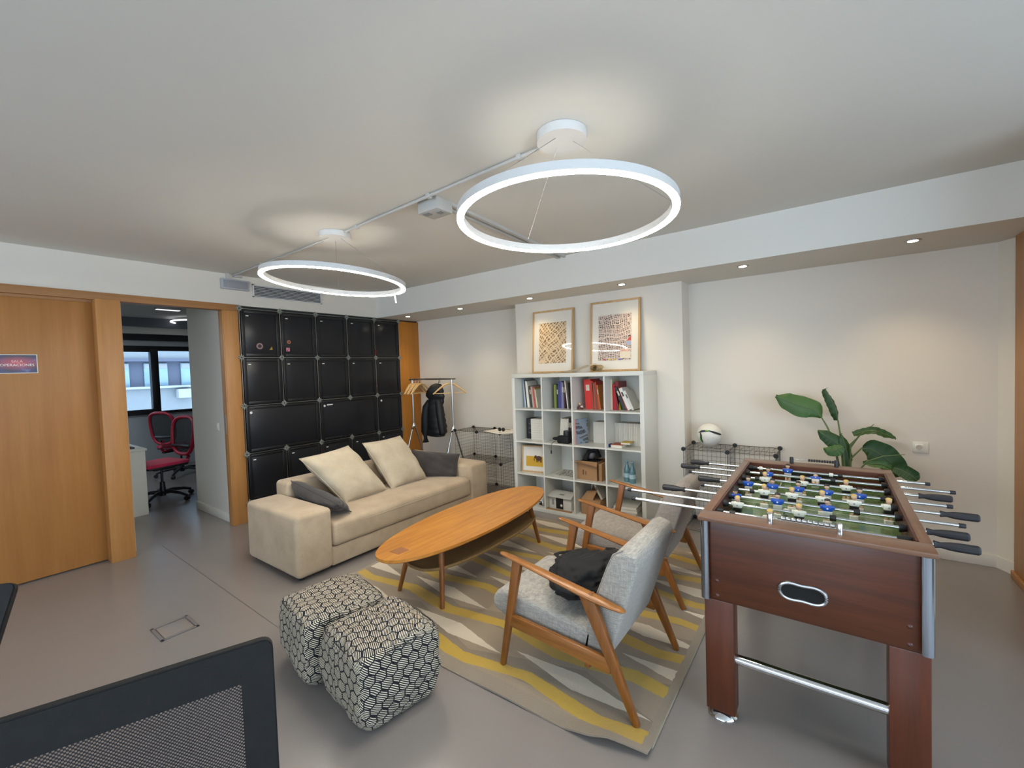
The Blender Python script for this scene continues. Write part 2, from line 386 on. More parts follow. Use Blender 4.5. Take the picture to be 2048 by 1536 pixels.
    def face(s, pts):
        mk = s._mark(); s.bm.faces.new([s.bm.verts.new(p) for p in pts]); return s._fin(mk)
    def m(s, i): s.mi = i; return s

def obj(name, mb, mats, parent=None, smooth=35, sub=0):
    me = bpy.data.meshes.new(name)
    off = None
    if parent is not None:
        r = parent
        while r.parent: r = r.parent
        mw = Matrix.LocRotScale(r.location, r.rotation_euler, None)
        mb.bm.transform(mw.inverted())
    bmesh.ops.recalc_face_normals(mb.bm, faces=mb.bm.faces[:]) if not getattr(mb, 'keepn', False) else None
    mb.bm.to_mesh(me); mb.bm.free()
    for m_ in (mats if isinstance(mats, (list, tuple)) else [mats]): me.materials.append(m_)
    if smooth:
        me.polygons.foreach_set('use_smooth', [True] * len(me.polygons)); me.set_sharp_from_angle(angle=math.radians(smooth))
    o = bpy.data.objects.new(name, me); C.objects.link(o)
    if parent is not None: o.parent = parent
    if sub:
        md = o.modifiers.new('subdivision', 'SUBSURF'); md.levels = sub; md.render_levels = sub
    return o
def tag(o, label, cat, group=None, kind=None):
    o['label'] = label; o['category'] = cat
    if group: o['group'] = group
    if kind: o['kind'] = kind
    return o
def solo(name, mb, mats, label, cat, group=None, **k):
    bb = [v.co.copy() for v in mb.bm.verts]
    c = Vector((sum(v.x for v in bb) / len(bb), sum(v.y for v in bb) / len(bb), min(v.z for v in bb)))
    mb.bm.transform(Matrix.Translation(-c)); o = obj(name, mb, mats, None, **k); o.location = c
    return tag(o, label, cat, group)
def thing(name, label, cat, loc=(0, 0, 0), rz=0, group=None):
    o = bpy.data.objects.new(name, None); o.empty_display_size = 0.1; C.objects.link(o)
    o.location = loc; o.rotation_euler = (0, 0, rz); return tag(o, label, cat, group)
def struct(name, mb, mats, parent=None, **k):
    o = obj(name, mb, mats, parent, **k)
    if parent is None: o['kind'] = 'structure'
    return o
KIDS = {}
def dup(root, loc=None, rz=None, label=None, group=None):
    def cp(o, par):
        c = o.copy(); C.objects.link(c)
        if par is not None: c.parent = par
        for ch in [x for x in ALL() if x.parent == o]: cp(ch, c)
        return c
    def ALL(): return allo
    allo = list(C.objects)
    r = cp(root, None)
    if loc is not None: r.location = loc
    if rz is not None: r.rotation_euler = (0, 0, rz)
    if label: r['label'] = label
    if group: r['group'] = group
    return r
def text(name, body, size, mat, M4, parent, ext=0.0004, align='CENTER'):
    cu = bpy.data.curves.new(name, 'FONT'); cu.body = body; cu.size = size; cu.extrude = ext; cu.align_x = align; cu.align_y = 'CENTER'
    t = bpy.data.objects.new(name, cu); C.objects.link(t); bpy.context.view_layer.update()
    me = bpy.data.meshes.new_from_object(t); C.objects.unlink(t); bpy.data.objects.remove(t)
    me.materials.clear(); me.materials.append(mat)
    r = parent
    while r.parent: r = r.parent
    me.transform(Matrix.LocRotScale(r.location, r.rotation_euler, None).inverted() @ M4)
    o = bpy.data.objects.new(name, me); C.objects.link(o); o.parent = parent; return o
def onX(x, y, z): return Matrix(((0, 0, 1, x), (1, 0, 0, y), (0, 1, 0, z), (0, 0, 0, 1)))       # text facing +x
def onY(x, y, z, tilt=0): return Matrix(((1, 0, 0, x), (0, 0, -1, y), (0, 1, 0, z), (0, 0, 0, 1)))  # text facing -y

# ------------------------------------------------------------------ room shell
XL, YS, YB, YP, ZC, ZS = -4.98, 3.73, 4.44, 4.20, 2.60, 2.282
X0, YF, W = -2.80, 3.82, 1.463
fl = struct('floor', MB().box(-10.2, 3.2, -3.8, 4.8, -0.12, 0), M['floor'])
struct('seam', MB().poly([(-5.0, 1.252, 0), (-5.0, 1.256, 0), (-2.4, 1.212, 0), (-2.4, 1.208, 0)], (0, 0, 0.0008)), M['seam'], fl)
struct('seam', MB().box(-0.33, -0.326, -1.5, 1.45, 0, 0.0008), M['seam'], fl)
struct('ceiling', MB().box(-10.2, 3.2, -3.8, 4.8, ZC, ZC + 0.1), M['ceil'])
struct('ceiling_soffit', MB().box(XL, 1.06, YS, YB + 0.05, ZS, ZC), M['ceil'])
wl = MB()
wl.box(XL - 0.14, XL, -3.6, 0.90, 2.285, ZC).box(XL - 0.37, XL, 0.90, YB + 0.1, 2.285, ZC)
wl.box(XL - 0.37, XL - 0.08, 1.88, 1.985, 0, 2.285).box(XL - 0.08, XL, 1.862, 1.985, 0, 2.285).box(XL - 0.14, XL - 0.06, -3.6, 1.08, 0, 2.285)
wl.box(XL - 0.37, XL - 0.33, 1.985, 4.5, 0, 2.285).box(XL - 0.37, XL, 4.44, 4.5, 0, 2.285)
struct('wall_left', wl, M['wall'])
struct('wall_back', MB().box(XL - 0.2, 1.0, YB, YB + 0.12, 0, ZS + 0.01).poly([(0.955, YB, 0), (1.035, YB - 0.13, 0), (1.035, YB, 0)], (0, 0, ZS)), M['wall'])
struct('wall_pillar', MB().box(-2.985, -1.09, YP, YB, 0, ZS), M['wall'])
struct('wall_right', MB().box(1.035, 1.16, 3.0, YB + 0.1, 0, ZC).box(1.035, 3.1, 3.0, 3.1, 0, ZC)
       .box(3.0, 3.1, -3.6, 3.1, 0, 0.45).box(3.0, 3.1, -3.6, 3.1, 2.25, ZC).box(3.0, 3.1, -3.6, -2.3, 0, ZC).box(3.0, 3.1, 2.1, 3.1, 0, ZC), M['wall'])
struct('wall_front', MB().box(-5.1, 3.1, -3.6, -3.5, 0, 0.8).box(-5.1, 3.1, -3.6, -3.5, 2.3, ZC)
       .box(-5.1, -4.1, -3.6, -3.5, 0, ZC).box(1.7, 3.1, -3.6, -3.5, 0, ZC).box(-1.3, -1.1, -3.6, -3.5, 0, ZC), M['wall'])
struct('baseboard_back', MB().box(-1.08, 0.965, YB - 0.012, YB, 0, 0.085, 0.002).box(XL, -2.985, YB - 0.012, YB, 0, 0.085, 0.002)
       .poly([(0.95, YB - 0.012, 0), (1.032, YB - 0.145, 0), (1.04, YB - 0.13, 0), (0.965, YB, 0)], (0, 0, 0.085)), M['wall'])
# wooden cladding at the right edge of the view
wr = struct('trim_right', MB().box(1.0, 1.034, 3.05, 4.29, 0.05, 2.3, 0.004), M['trimwood'])
struct('plinth', MB().box(0.985, 1.034, 3.05, 4.29, 0, 0.05, 0.004), M['trimwood'], wr)
# far office seen through the doorway
struct('wall_hall', MB().box(-6.05, XL - 0.37, 1.88, 4.7, 0, ZC), M['wall'])
struct('baseboard_hall', MB().box(-6.062, XL - 0.15, 1.868, 1.88, 0, 0.09, 0.002).box(-6.062, -6.05, 1.868, 4.6, 0, 0.09, 0.002), M['wall'])
ow = MB(); ow.box(-9.72, -9.6, -3.6, 4.8, 0, 0.95).box(-9.72, -9.6, -3.6, 4.8, 2.14, ZC).box(-9.72, -9.6, -3.6, -0.4, 0, ZC).box(-9.72, -9.6, 4.3, 4.8, 0, ZC)
ow.box(-9.7, XL - 0.1, 4.5, 4.8, 0, ZC).box(-9.7, XL - 0.1, -3.7, -3.6, 0, ZC)
struct('wall_office', ow, M['office'])
struct('trim_office_beam', MB().box(-9.6, -9.3, -3.6, 4.5, 2.45, ZC), M['darkbeam'])
struct('trim_office_strip', MB().box(-9.6, -9.35, -3.6, 4.5, 2.335, 2.45), M['shelfwhite'])
struct('trim_blind_box', MB().box(-9.6, -9.45, -3.6, 4.5, 2.235, 2.335), M['winframe'])
struct('trim_rolled_blind', MB().box(-9.6, -9.5, -3.6, 4.5, 2.14, 2.235, 0.01), M['ventslat'])
win = struct('window_1', MB().box(-9.66, -9.56, -0.4, 4.3, 2.06, 2.14).box(-9.66, -9.56, -0.4, 4.3, 0.95, 0.995), M['winframe'])
for y in (-0.4, 1.15, 2.40, 3.5, 4.19): struct('mullion', MB().box(-9.67, -9.55, y, y + 0.11, 0.98, 2.09, 0.004), M['winframe'], win)
struct('sash', MB().box(-9.64, -9.57, 1.26, 2.40, 0.985, 1.04).box(-9.64, -9.57, 1.26, 2.40, 2.04, 2.08), M['winframe'], win)
for y0, y1 in ((-0.29, 1.15), (1.26, 2.40), (2.51, 3.5), (3.61, 4.2)): struct('pane', MB().box(-9.612, -9.606, y0, y1, 0.99, 2.07), M['glass'], win)

# sliding door, frame
dr = struct('door_1', MB().box(XL - 0.058, XL - 0.012, -1.6, 0.90, 0.012, 2.225, 0.003), M['doorwood'])
tf = struct('trim_door_header', MB().box(XL - 0.06, XL + 0.03, -3.0, 1.99, 2.222, 2.287, 0.003), M['trimwoodh'])
struct('track', MB().box(XL - 0.05, XL + 0.0, -3.0, 0.9, 2.20, 2.222), M['trimwoodh'], tf)
struct('trim_door_post', MB().box(XL - 0.1, XL + 0.10, 0.885, 1.045, 0, 2.222, 0.003), M['trimwood'])
tj = struct('trim_door_jamb', MB().box(XL - 0.08, XL + 0.015, 1.842, 1.862, 0, 2.222, 0.002).box(XL, XL + 0.02, 1.85, 1.99, 0, 2.225, 0.003), M['trimwood'])
struct('strike_plate', MB().box(XL - 0.05, XL - 0.025, 1.839, 1.843, 0.95, 1.15), M['steel'], tj)
struct('trim_side_panel', MB().box(XL - 0.33, XL + 0.03, 4.07, YB - 0.002, 0, 2.262, 0.002), M['panelwood'])

# door sign
sg = thing('door_sign', 'dark blue and red sign reading SALA OPERACIONES on the wooden sliding door', 'sign', (XL - 0.012, 0.447, 1.69))
obj('plate', MB().box(XL - 0.012, XL - 0.007, 0.340, 0.553, 1.617, 1.762, 0.001), M['whitepl'], sg)
def signmat():
    s = NT('sign_print'); tc = s.n('ShaderNodeTexCoord'); mp = s.n('ShaderNodeMapping'); s.l(tc.outputs['Object'], mp.inputs[0])
    mp.inputs['Location'].default_value = (0, 0, -0.01 * 9); mp.inputs['Scale'].default_value = (0, 7, 17)
    g = s.n('ShaderNodeTexGradient', gradient_type='SPHERICAL'); s.l(mp.outputs[0], g.inputs[0])
    f = s.noise(s.co(scale=(1, 8, 16)), 1.6, 5)
    base = s.ramp(f, [(0.35, lin('#15182e')), (0.6, lin('#332a5c')), (0.8, lin('#6a6fa6'))])
    s.set(s.mix(s.m_('MULTIPLY', g.outputs[0], 1.0), base, lin('#c4474d')), 0.3); return s.m
obj('print', MB().box(XL - 0.007, XL - 0.006, 0.345, 0.548, 1.622, 1.757), signmat(), sg)
text('lettering', 'SALA', 0.026, col('#e6b8b0', 0.4), onX(XL - 0.0055, 0.447, 1.708), sg)
text('lettering', 'OPERACIONES', 0.0265, M['whitepl'], onX(XL - 0.0055, 0.447, 1.680), sg)

# ------------------------------------------------------------------ modular cabinet with 18 doors
ys = [1.995, 2.408, 2.826, 3.241, 3.655, 4.062]; zs = [0.21, 0.722, 1.230, 1.739, 2.252]
xf = XL + 0.04
cab = thing('modular_cabinet', 'tall black modular locker wall with eighteen plastic doors behind the sofa', 'cabinet', (XL - 0.1, 3.03, 0))
obj('body', MB().box(XL - 0.32, xf - 0.035, ys[0], ys[-1], 0.0, zs[-1]), M['cabblack'], cab)
obj('plinth', MB().box(XL - 0.05, xf - 0.01, ys[0], ys[-1], 0.0, 0.2, 0.004), M['cabblack'], cab)
cells = []
for r in (3, 2):
    for c in range(5): cells.append((r, c, c + 1))
cells += [(1, 0, 2), (1, 2, 4), (1, 4, 5)]
for c in range(5): cells.append((0, c, c + 1))
stick = []
for r, c0, c1 in cells:
    ya, yb, za, zb = ys[c0] + 0.012, ys[c1] - 0.012, zs[r] + 0.012, zs[r + 1] - 0.012
    fr = MB()
    fr.box(xf - 0.035, xf, ya, ya + 0.035, za, zb, 0.003).box(xf - 0.035, xf, yb - 0.035, yb, za, zb, 0.003)
    fr.box(xf - 0.035, xf, ya + 0.033, yb - 0.033, za, za + 0.03, 0.003).box(xf - 0.035, xf, ya + 0.033, yb - 0.033, zb - 0.03, zb, 0.003)
    d = obj('door', fr, M['cabblack'], cab)
    obj('panel', MB().box(xf - 0.03, xf - 0.008, ya + 0.03, yb - 0.03, za + 0.025, zb - 0.025, 0.002), M['cabdoor'], d)
    big = (r == 1)
    s_ = MB()
    if big: s_.lathe([(0.0, 0), (0.014, 0), (0.013, 0.003), (0, 0.003)], 14, M4=Matrix.Translation((xf - 0.008, ya + 0.053, zb - 0.065)) @ Matrix.Rotation(PI / 2, 4, 'Y'))
    else: s_.box(xf - 0.008, xf - 0.006, ya + 0.05, ya + 0.078, zb - 0.065, zb - 0.055)
    if (r, c0) == (1, 2): s_.box(xf - 0.008, xf - 0.006, ya + 0.085, ya + 0.16, zb - 0.062, zb - 0.048)
    obj('sticker', s_, M['whitepl'], d)
    if (r, c0) == (3, 0): stick.append((d, 2.182, 1.862, 'skull'))
    if (r, c0) == (3, 0): stick.append((d, 2.300, 1.843, 'yellow'))
    if (r, c0) == (3, 1): stick.append((d, 2.499, 1.915, 'orange')); stick.append((d, 2.484, 1.83, 'red'))
for d, y, z, k in stick:
    rotm = Matrix.Translation((xf - 0.008, y, z)) @ Matrix.Rotation(PI / 2, 4, 'Y')
    if k == 'skull': o = obj('round_badge', MB().lathe([(0, 0), (0.034, 0), (0.034, 0.003), (0, 0.003)], 20, M4=rotm).m(1).lathe([(0, 0.003), (0.019, 0.003), (0.019, 0.0045), (0, 0.0045)], 12, M4=rotm), [col('#8a6f70'), col('#2c2226')], d)
    elif k == 'yellow': o = obj('triangular_badge', MB().poly([(xf - 0.008, y - 0.018, z - 0.02), (xf - 0.008, y + 0.016, z - 0.02), (xf - 0.008, y + 0.008, z + 0.018)], (0.002, 0, 0)), col('#9a7f2e'), d)
    elif k == 'orange': o = obj('round_badge', MB().lathe([(0, 0), (0.021, 0), (0.021, 0.003), (0, 0.003)], 14, M4=rotm).m(1).lathe([(0, 0.003), (0.010, 0.003), (0.010, 0.0045), (0, 0.0045)], 10, M4=rotm), [col('#a5674a'), col('#5a2420')], d)
    else: o = obj('square_badge', MB().box(xf - 0.008, xf - 0.006, y - 0.02, y + 0.02, z - 0.02, z + 0.02).m(1).box(xf - 0.006, xf - 0.0055, y - 0.014, y - 0.002, z - 0.014, z - 0.002).box(xf - 0.006, xf - 0.0055, y + 0.003, y + 0.015, z + 0.003, z + 0.015), [col('#c07a8c'), col('#8c2238')], d)
obj('tag', MB().box(xf - 0.004, xf + 0.002, 3.648, 3.668, 1.78, 1.85), col('#5c1018'), cab)
# connectors where the panels meet
for i, y in enumerate(ys):
    for j, z in enumerate(zs):
        if (j, i) in ((2, 1), (2, 3), (1, 1), (1, 3)) and j == 2: pass
        mb = MB()
        for a in range(8):
            an = a * PI / 4; L = 0.028 if a % 2 else 0.034
            mb.box(0, 0.004, -0.006, 0.006, 0.0, L, 0.001, 1, M4=Matrix.Translation((xf - 0.001, y, z)) @ Matrix.Rotation(an, 4, 'X'))
        obj('connector', mb, M['cabconn'], cab)
for j, z in enumerate(zs):
    obj('edge_strip', MB().box(xf - 0.02, xf - 0.003, ys[0], ys[-1], z - 0.003, z + 0.003), M['cabedge'], cab)
for i, y in enumerate(ys):
    for j in range(4):
        if j == 1 and i in (1, 3): continue
        obj('edge_strip', MB().box(xf - 0.02, xf - 0.003, y - 0.003, y + 0.003, zs[j], zs[j + 1]), M['cabedge'] if (i + j) % 2 else M['steel'], cab)

# ------------------------------------------------------------------ wall and ceiling fittings
vt = thing('air_vent', 'long grey slatted air vent high on the wall above the black lockers', 'vent', (XL, 2.54, 2.4))
obj('backing', MB().box(XL, XL + 0.004, 2.165, 2.92, 2.40, 2.515), M['ventdark'], vt)
obj('frame', MB().box(XL, XL + 0.014, 2.15, 2.165, 2.39, 2.525).box(XL, XL + 0.014, 2.92, 2.935, 2.39, 2.525).box(XL, XL + 0.014, 2.15, 2.935, 2.39, 2.40).box(XL, XL + 0.014, 2.15, 2.935, 2.515, 2.525), M['lampwhite'], vt)
for k in range(7):
    z = 2.406 + k * 0.0165
    obj('slat', MB().poly([(XL + 0.003, 2.165, z), (XL + 0.012, 2.165, z + 0.003), (XL + 0.012, 2.165, z + 0.008), (XL + 0.003, 2.165, z + 0.005)], (0, 0.755, 0)), M['ventslat'], vt)
em = thing('emergency_light', 'flat grey emergency light on the wall left of the air vent', 'light', (XL, 1.98, 2.44))
obj('housing', MB().box(XL, XL + 0.04, 1.845, 2.112, 2.44, 2.545, 0.006), col('#aaadb2'), em)
obj('diffuser', MB().box(XL + 0.04, XL + 0.046, 1.865, 2.092, 2.455, 2.53, 0.004), col('#8f9298'), em)
obj('bracket', MB().box(XL, XL + 0.03, 1.90, 1.93, 2.545, ZC, 0.002).box(XL, XL + 0.03, 1.97, 2.05, 2.575, ZC, 0.002), M['duct'], em)

cd = thing('ceiling_conduit', 'thin white cable conduit along the ceiling linking both ring lamps', 'conduit', (-3.0, 1.93, ZC))
obj('pipe', MB().tube([(-4.97, 1.966, ZC - 0.012), (-3.15, 1.94, ZC - 0.012), (-1.10, 1.83, ZC - 0.012)], 0.009), M['duct'], cd)
for x, y in ((-4.3, 1.955), (-2.75, 1.92), (-1.95, 1.875), (-1.25, 1.84)): obj('clip', MB().box(x - 0.015, x + 0.015, y - 0.016, y + 0.016, ZC - 0.026, ZC, 0.002), M['duct'], cd)
jb = thing('junction_box', 'small white junction box on the ceiling between the two ring lamps', 'box', (-2.0, 1.96, ZC))
obj('housing', MB().box(-2.10, -1.93, 1.92, 2.06, ZC - 0.075, ZC, 0.004), col('#b4b4b0'), jb)
obj('socket', MB().box(-2.08, -2.03, 1.94, 1.98, ZC - 0.079, ZC - 0.074, 0.001).box(-1.99, -1.95, 1.97, 2.01, ZC - 0.079, ZC - 0.074), col('#87888a'), jb)
cb = thing('ceiling_cable_trunking', 'pair of white trunking strips from junction box towards the beam', 'conduit', (-2.05, 2.9, ZC))
for dx in (-0.035, 0.03): obj('strip', MB().poly([(-1.99 + dx, 2.06, ZC - 0.02), (-1.965 + dx, 2.06, ZC - 0.02), (-2.065 + dx, YS, ZC - 0.02), (-2.09 + dx, YS, ZC - 0.02)], (0, 0, 0.02)), M['duct'], cb)

def ring_lamp(c, r, ax, ay, can, label, gap=False):
    t = thing('ring_pendant_lamp', label, 'lamp', (can[0], can[1], ZC), 0, 'ring pendant lamps')
    obj('canopy', MB().lathe([(0, 0), (0.115, 0), (0.115, 0.04), (0.09, 0.042), (0, 0.042)], 36, (can[0], can[1], ZC - 0.042)), M['lampwhite'], t)
    nrm = Vector((ax, ay, 1)).normalized()
    R4 = Matrix.Translation(c) @ Vector((0, 0, 1)).rotation_difference(nrm).to_matrix().to_4x4()
    def annulus(r0, r1, z0, z1, a0=0, a1=2 * PI, n=96):
        mb = MB(); full = abs(a1 - a0 - 2 * PI) < 1e-6; rings = []
        for i in range(n + (0 if full else 1)):
            a = a0 + (a1 - a0) * i / n
            rings.append([mb.bm.verts.new(R4 @ Vector((q * math.cos(a), q * math.sin(a), z))) for q, z in ((r0, z0), (r1, z0), (r1, z1), (r0, z1))])
        m = len(rings)
        for i in range(m if full else m - 1):
            A, B = rings[i], rings[(i + 1) % m]
            for k in range(4): mb.bm.faces.new((A[k], A[(k + 1) % 4], B[(k + 1) % 4], B[k]))
        if not full: mb.bm.faces.new(rings[0]); mb.bm.faces.new(rings[-1][::-1])
        return mb
    obj('ring_housing', annulus(r - 0.0152, r + 0.0152, 0.0, 0.034), M['lampwhite'], t)
    if gap:
        obj('led_diffuser', annulus(r - 0.0145, r + 0.0145, -0.005, 0.0, gap[0] + 0.05, gap[0] + 2 * PI - 0.05), M['led'], t)
        a = gap[0]; p = R4 @ Vector((r * math.cos(a), r * math.sin(a), 0)); q = p - Vector((0, 0, 0.075))
        obj('loose_diffuser_end', MB().tube([p + Vector((0, 0, 0.03)), p - Vector((0.0, 0, 0.02)), q + Vector((0.006, 0.004, 0))], 0.006, 6), M['whitepl'], t)
    else: obj('led_diffuser', annulus(r - 0.0145, r + 0.0145, -0.005, 0.0), M['led'], t)
    for k in range(3):
        a = 0.45 + k * 2 * PI / 3; p = R4 @ Vector((r * math.cos(a), r * math.sin(a), 0.036))
        obj('suspension_wire', MB().tube([p, (can[0] + 0.05 * math.cos(a), can[1] + 0.05 * math.sin(a), ZC - 0.042)], 0.0012, 5), M['steel'], t)
    return t
ring_lamp((-0.977, 1.796, 2.198), 0.482, 0, 0.025, (-0.985, 1.80), 'glowing ring pendant lamp nearer the camera, hanging above the armchairs')
ring_lamp((-3.023, 1.908, 2.221), 0.50, 0.049, 0.06, (-3.03, 1.92), 'farther glowing ring pendant lamp above the sofa with a loose diffuser end', gap=(1.42,))

names_spot = ['nearest the black lockers', 'second from the black lockers', 'above the left framed map', 'above the right framed map', 'above the gap between shelf and plant', 'nearest the right edge, above the football table']
for k, (x, pw) in enumerate(((-4.577, 7), (-3.62, 8), (-2.60, 5.5), (-1.56, 5.5), (-0.547, 9), (0.46, 11))):
    y = 3.93
    t = thing('recessed_spotlight', 'small recessed ceiling spotlight in the beam, ' + names_spot[k], 'spotlight', (x, y, ZS), 0, 'spotlights in the beam')
    obj('trim_ring', MB().lathe([(0.030, 0), (0.045, 0), (0.043, -0.005), (0.030, -0.004)], 24, (x, y, ZS)), M['steel'], t)
    obj('lamp', MB().lathe([(0, -0.001), (0.030, -0.001), (0.026, -0.006), (0, -0.007)], 18, (x, y, ZS)), M['spotlamp'], t)
    l = bpy.data.lights.new('spot', 'SPOT'); l.energy = pw * 2.1; l.color = (1.0, 0.80, 0.50); l.spot_size = math.radians(112); l.spot_blend = 1.0; l.shadow_soft_size = 0.035
    o = bpy.data.objects.new('spot', l); o.location = (0, 0, -0.02); o.parent = t; C.objects.link(o)

so = thing('wall_socket', 'white double frame power socket on the wall right of the plant', 'socket', (0.56, YB, 0.78))
obj('frame', MB().box(0.515, 0.603, YB - 0.010, YB, 0.783, 0.866, 0.002), M['sock'], so)
obj('insert', MB().box(0.528, 0.572, YB - 0.014, YB - 0.009, 0.80, 0.85, 0.001), col('#ece9de'), so)
obj('outlet', MB().lathe([(0.0, 0), (0.019, 0), (0.019, 0.003), (0.0, 0.001)], 20, M4=Matrix.Translation((0.55, YB - 0.0142, 0.825)) @ Matrix.Rotation(PI / 2, 4, 'X')), col('#b8b3a4'), so)
ls = thing('light_switch', 'small white light switch on the corridor wall beside the doorway', 'switch', (-5.32, 1.88, 0.98))
obj('plate', MB().box(-5.34, -5.29, 1.868, 1.88, 0.97, 1.05, 0.003), M['sock'], ls)
obj('rocker', MB().box(-5.33, -5.30, 1.864, 1.868, 0.98, 1.04, 0.002), M['whitepl'], ls)
fh = thing('floor_hatch', 'grey rectangular floor outlet hatch in the floor', 'floor box', (-3.25, 0.855, 0))
obj('frame', MB().box(-3.36, -3.15, 0.76, 0.775, 0, 0.006, 0.001).box(-3.36, -3.15, 0.935, 0.95, 0, 0.006, 0.001).box(-3.36, -3.345, 0.76, 0.95, 0, 0.006, 0.001).box(-3.165, -3.15, 0.76, 0.95, 0, 0.006, 0.001), M['hatch'], fh)
obj('lid', MB().box(-3.338, -3.172, 0.782, 0.928, 0, 0.004, 0.001), M['floor'], fh)

# ------------------------------------------------------------------ rug
def rug():
    mb = MB(); x0, x1, y0, y1 = -2.95, -0.575, 1.535, 3.64; nx, ny = 96, 84; bm = mb.bm; g = []
    for j in range(ny + 1):
        row = []
        for i in range(nx + 1):
            x = x0 + (x1 - x0) * i / nx; y = y0 + (y1 - y0) * j / ny
            z = 0.009
            # wavy near edge and turned-up corner beside the football table
            near = max(0, 1 - (y - y0) / 0.14); cx = max(0, 1 - abs(x + 0.72) / 0.20)
            z += 0.038 * near ** 1.2 * cx ** 0.8
            z += 0.004 * math.sin(x * 9) * max(0, 1 - (y - y0) / 0.3)
            yy = y - 0.018 * near * math.sin((x - x0) * 1.3) + 0.05 * max(0, 1 - abs(x - x1) / 0.22) * near
            row.append(bm.verts.new((x, yy, z)))
        g.append(row)
    for j in range(ny):
        for i in range(nx): bm.faces.new((g[j][i], g[j][i + 1], g[j + 1][i + 1], g[j + 1][i]))
    r = bmesh.ops.extrude_face_region(bm, geom=bm.faces[:])
    for v in [q for q in r['geom'] if isinstance(q, bmesh.types.BMVert)]: v.co.z += 0.0
    for row in g:
        for v in row: v.co.z = max(0.001, v.co.z - 0.008)
    o = obj('pile', mb, M['rug'], rg)
    e = MB(); e.tube([(x0, y0, 0.006), (x0, y1, 0.006)], 0.0045, 6).tube([(x1, y0 + 0.10, 0.006), (x1, y1, 0.006)], 0.0055, 6).tube([(x0, y1, 0.006), (x1, y1, 0.006)], 0.0045, 6)
    obj('edge_binding', e, col('#8e8776', 0.9), rg)
rg = thing('rug', 'taupe area rug with wavy mustard and cream wedges under the armchairs', 'rug', (0, 0, 0))
rug()

# ------------------------------------------------------------------ sofa
sf = thing('sofa', 'beige suede two seat sofa with broad square arms in front of the black lockers', 'sofa', (-3.55, 2.65, 0))
def feet_under(): pass
obj('arm', MB().box(-3.93, -3.12, 1.555, 1.845, 0.03, 0.50, 0.038, 4), M['sofa'], sf, smooth=60)
obj('arm', MB().box(-3.93, -3.12, 3.455, 3.745, 0.03, 0.50, 0.038, 4), M['sofa'], sf, smooth=60)
obj('backrest', MB().box(-4.0, -3.78, 1.83, 3.47, 0.03, 0.605, 0.035, 4), M['sofa'], sf, smooth=60)
obj('base', MB().box(-3.85, -3.135, 1.835, 3.465, 0.03, 0.175, 0.012, 2), M['sofa'], sf, smooth=60)
def seat_cushion():
    t = MB(); t.box(-3.80, -3.115, 1.848, 3.452, 0.178, 0.365, 0.036, 5)
    bmesh.ops.subdivide_edges(t.bm, edges=[e for e in t.bm.edges if e.calc_length() > 0.2], cuts=24, use_grid_fill=True)
    for v in t.bm.verts:
        if v.co.z > 0.33:
            a = (v.co.x + 3.4575) / 0.343; b = (v.co.y - 2.65) / 0.80
            v.co.z += 0.022 * (1 - a * a) * (1 - b ** 4) + 0.004 * math.sin(v.co.y * 9 + v.co.x * 5)
    return t
o = obj('seat_cushion', seat_cushion(), M['sofa'], sf, smooth=60)
obj('seam', MB().tube([(-3.117, 1.87, 0.318), (-3.112, 2.65, 0.322), (-3.117, 3.43, 0.318)], 0.003, 6), M['sofa'], o)
for x in (-3.9, -3.2):
    for y in (1.62, 3.68): obj('foot', MB().lathe([(0, 0), (0.02, 0), (0.022, 0.032), (0, 0.032)], 12, (x, y, 0)), M['blackpl'], sf)

def pillow(name, corners, thick, mat, label, seed=0, wr=0.006, bow=0.05, n=26):
    c = [Vector(p) for p in corners]; nrm = (c[1] - c[0]).cross(c[3] - c[0]).normalized(); ctr = sum(c, Vector()) / 4
    bm = bmesh.new(); rnd = random.Random(seed); ph = [rnd.uniform(0, 6) for _ in range(6)]
    def P(u, v, sgn):
        # pinched edges: pull edge mid-points towards the centre
        pu = u * (1 - bow * (1 - v * v) * 1.0 * abs(u) ** 6); pv = v * (1 - bow * (1 - u * u) * abs(v) ** 6)
        a, b = (pu + 1) / 2, (pv + 1) / 2
        p = (c[0] * (1 - a) + c[1] * a) * (1 - b) + (c[3] * (1 - a) + c[2] * a) * b
        h = thick / 2 * max(0, (1 - u ** 4) * (1 - v ** 4)) ** 0.55
        h += wr * (math.sin(u * 7 + v * 3 + ph[0]) * math.sin(v * 6 + ph[1]) + 0.7 * math.sin((u + v) * 11 + ph[2]) * max(abs(u), abs(v)) ** 2) * (1 if h > 0.003 else 0)
        return p + nrm * sgn * h
    F = [[bm.verts.new(P(-1 + 2 * i / n, -1 + 2 * j / n, 1)) for i in range(n + 1)] for j in range(n + 1)]
    B = [[F[j][i] if i in (0, n) or j in (0, n) else bm.verts.new(P(-1 + 2 * i / n, -1 + 2 * j / n, -1)) for i in range(n + 1)] for j in range(n + 1)]
    for j in range(n):
        for i in range(n):
            bm.faces.new((F[j][i], F[j][i + 1], F[j + 1][i + 1], F[j + 1][i])); bm.faces.new((B[j][i], B[j + 1][i], B[j + 1][i + 1], B[j][i + 1]))
    mb = MB(); mb.bm.free(); mb.bm = bm
    t = thing(name, label, 'cushion', (ctr.x, ctr.y, min(p.z for p in c)), 0, 'sofa cushions')
    obj('cover', mb, mat, t, smooth=70)
    b = MB(); lp = []
    for k in range(4):
        for q in range(7):
            u = -1 + 2 * q / 7
            lp.append(P(*[(u, -1), (1, u), (-u, 1), (-1, -u)][k], 0))
    b.tube(lp, 0.0035, 5, closed=True)
    obj('piping', b, mat, t); return t
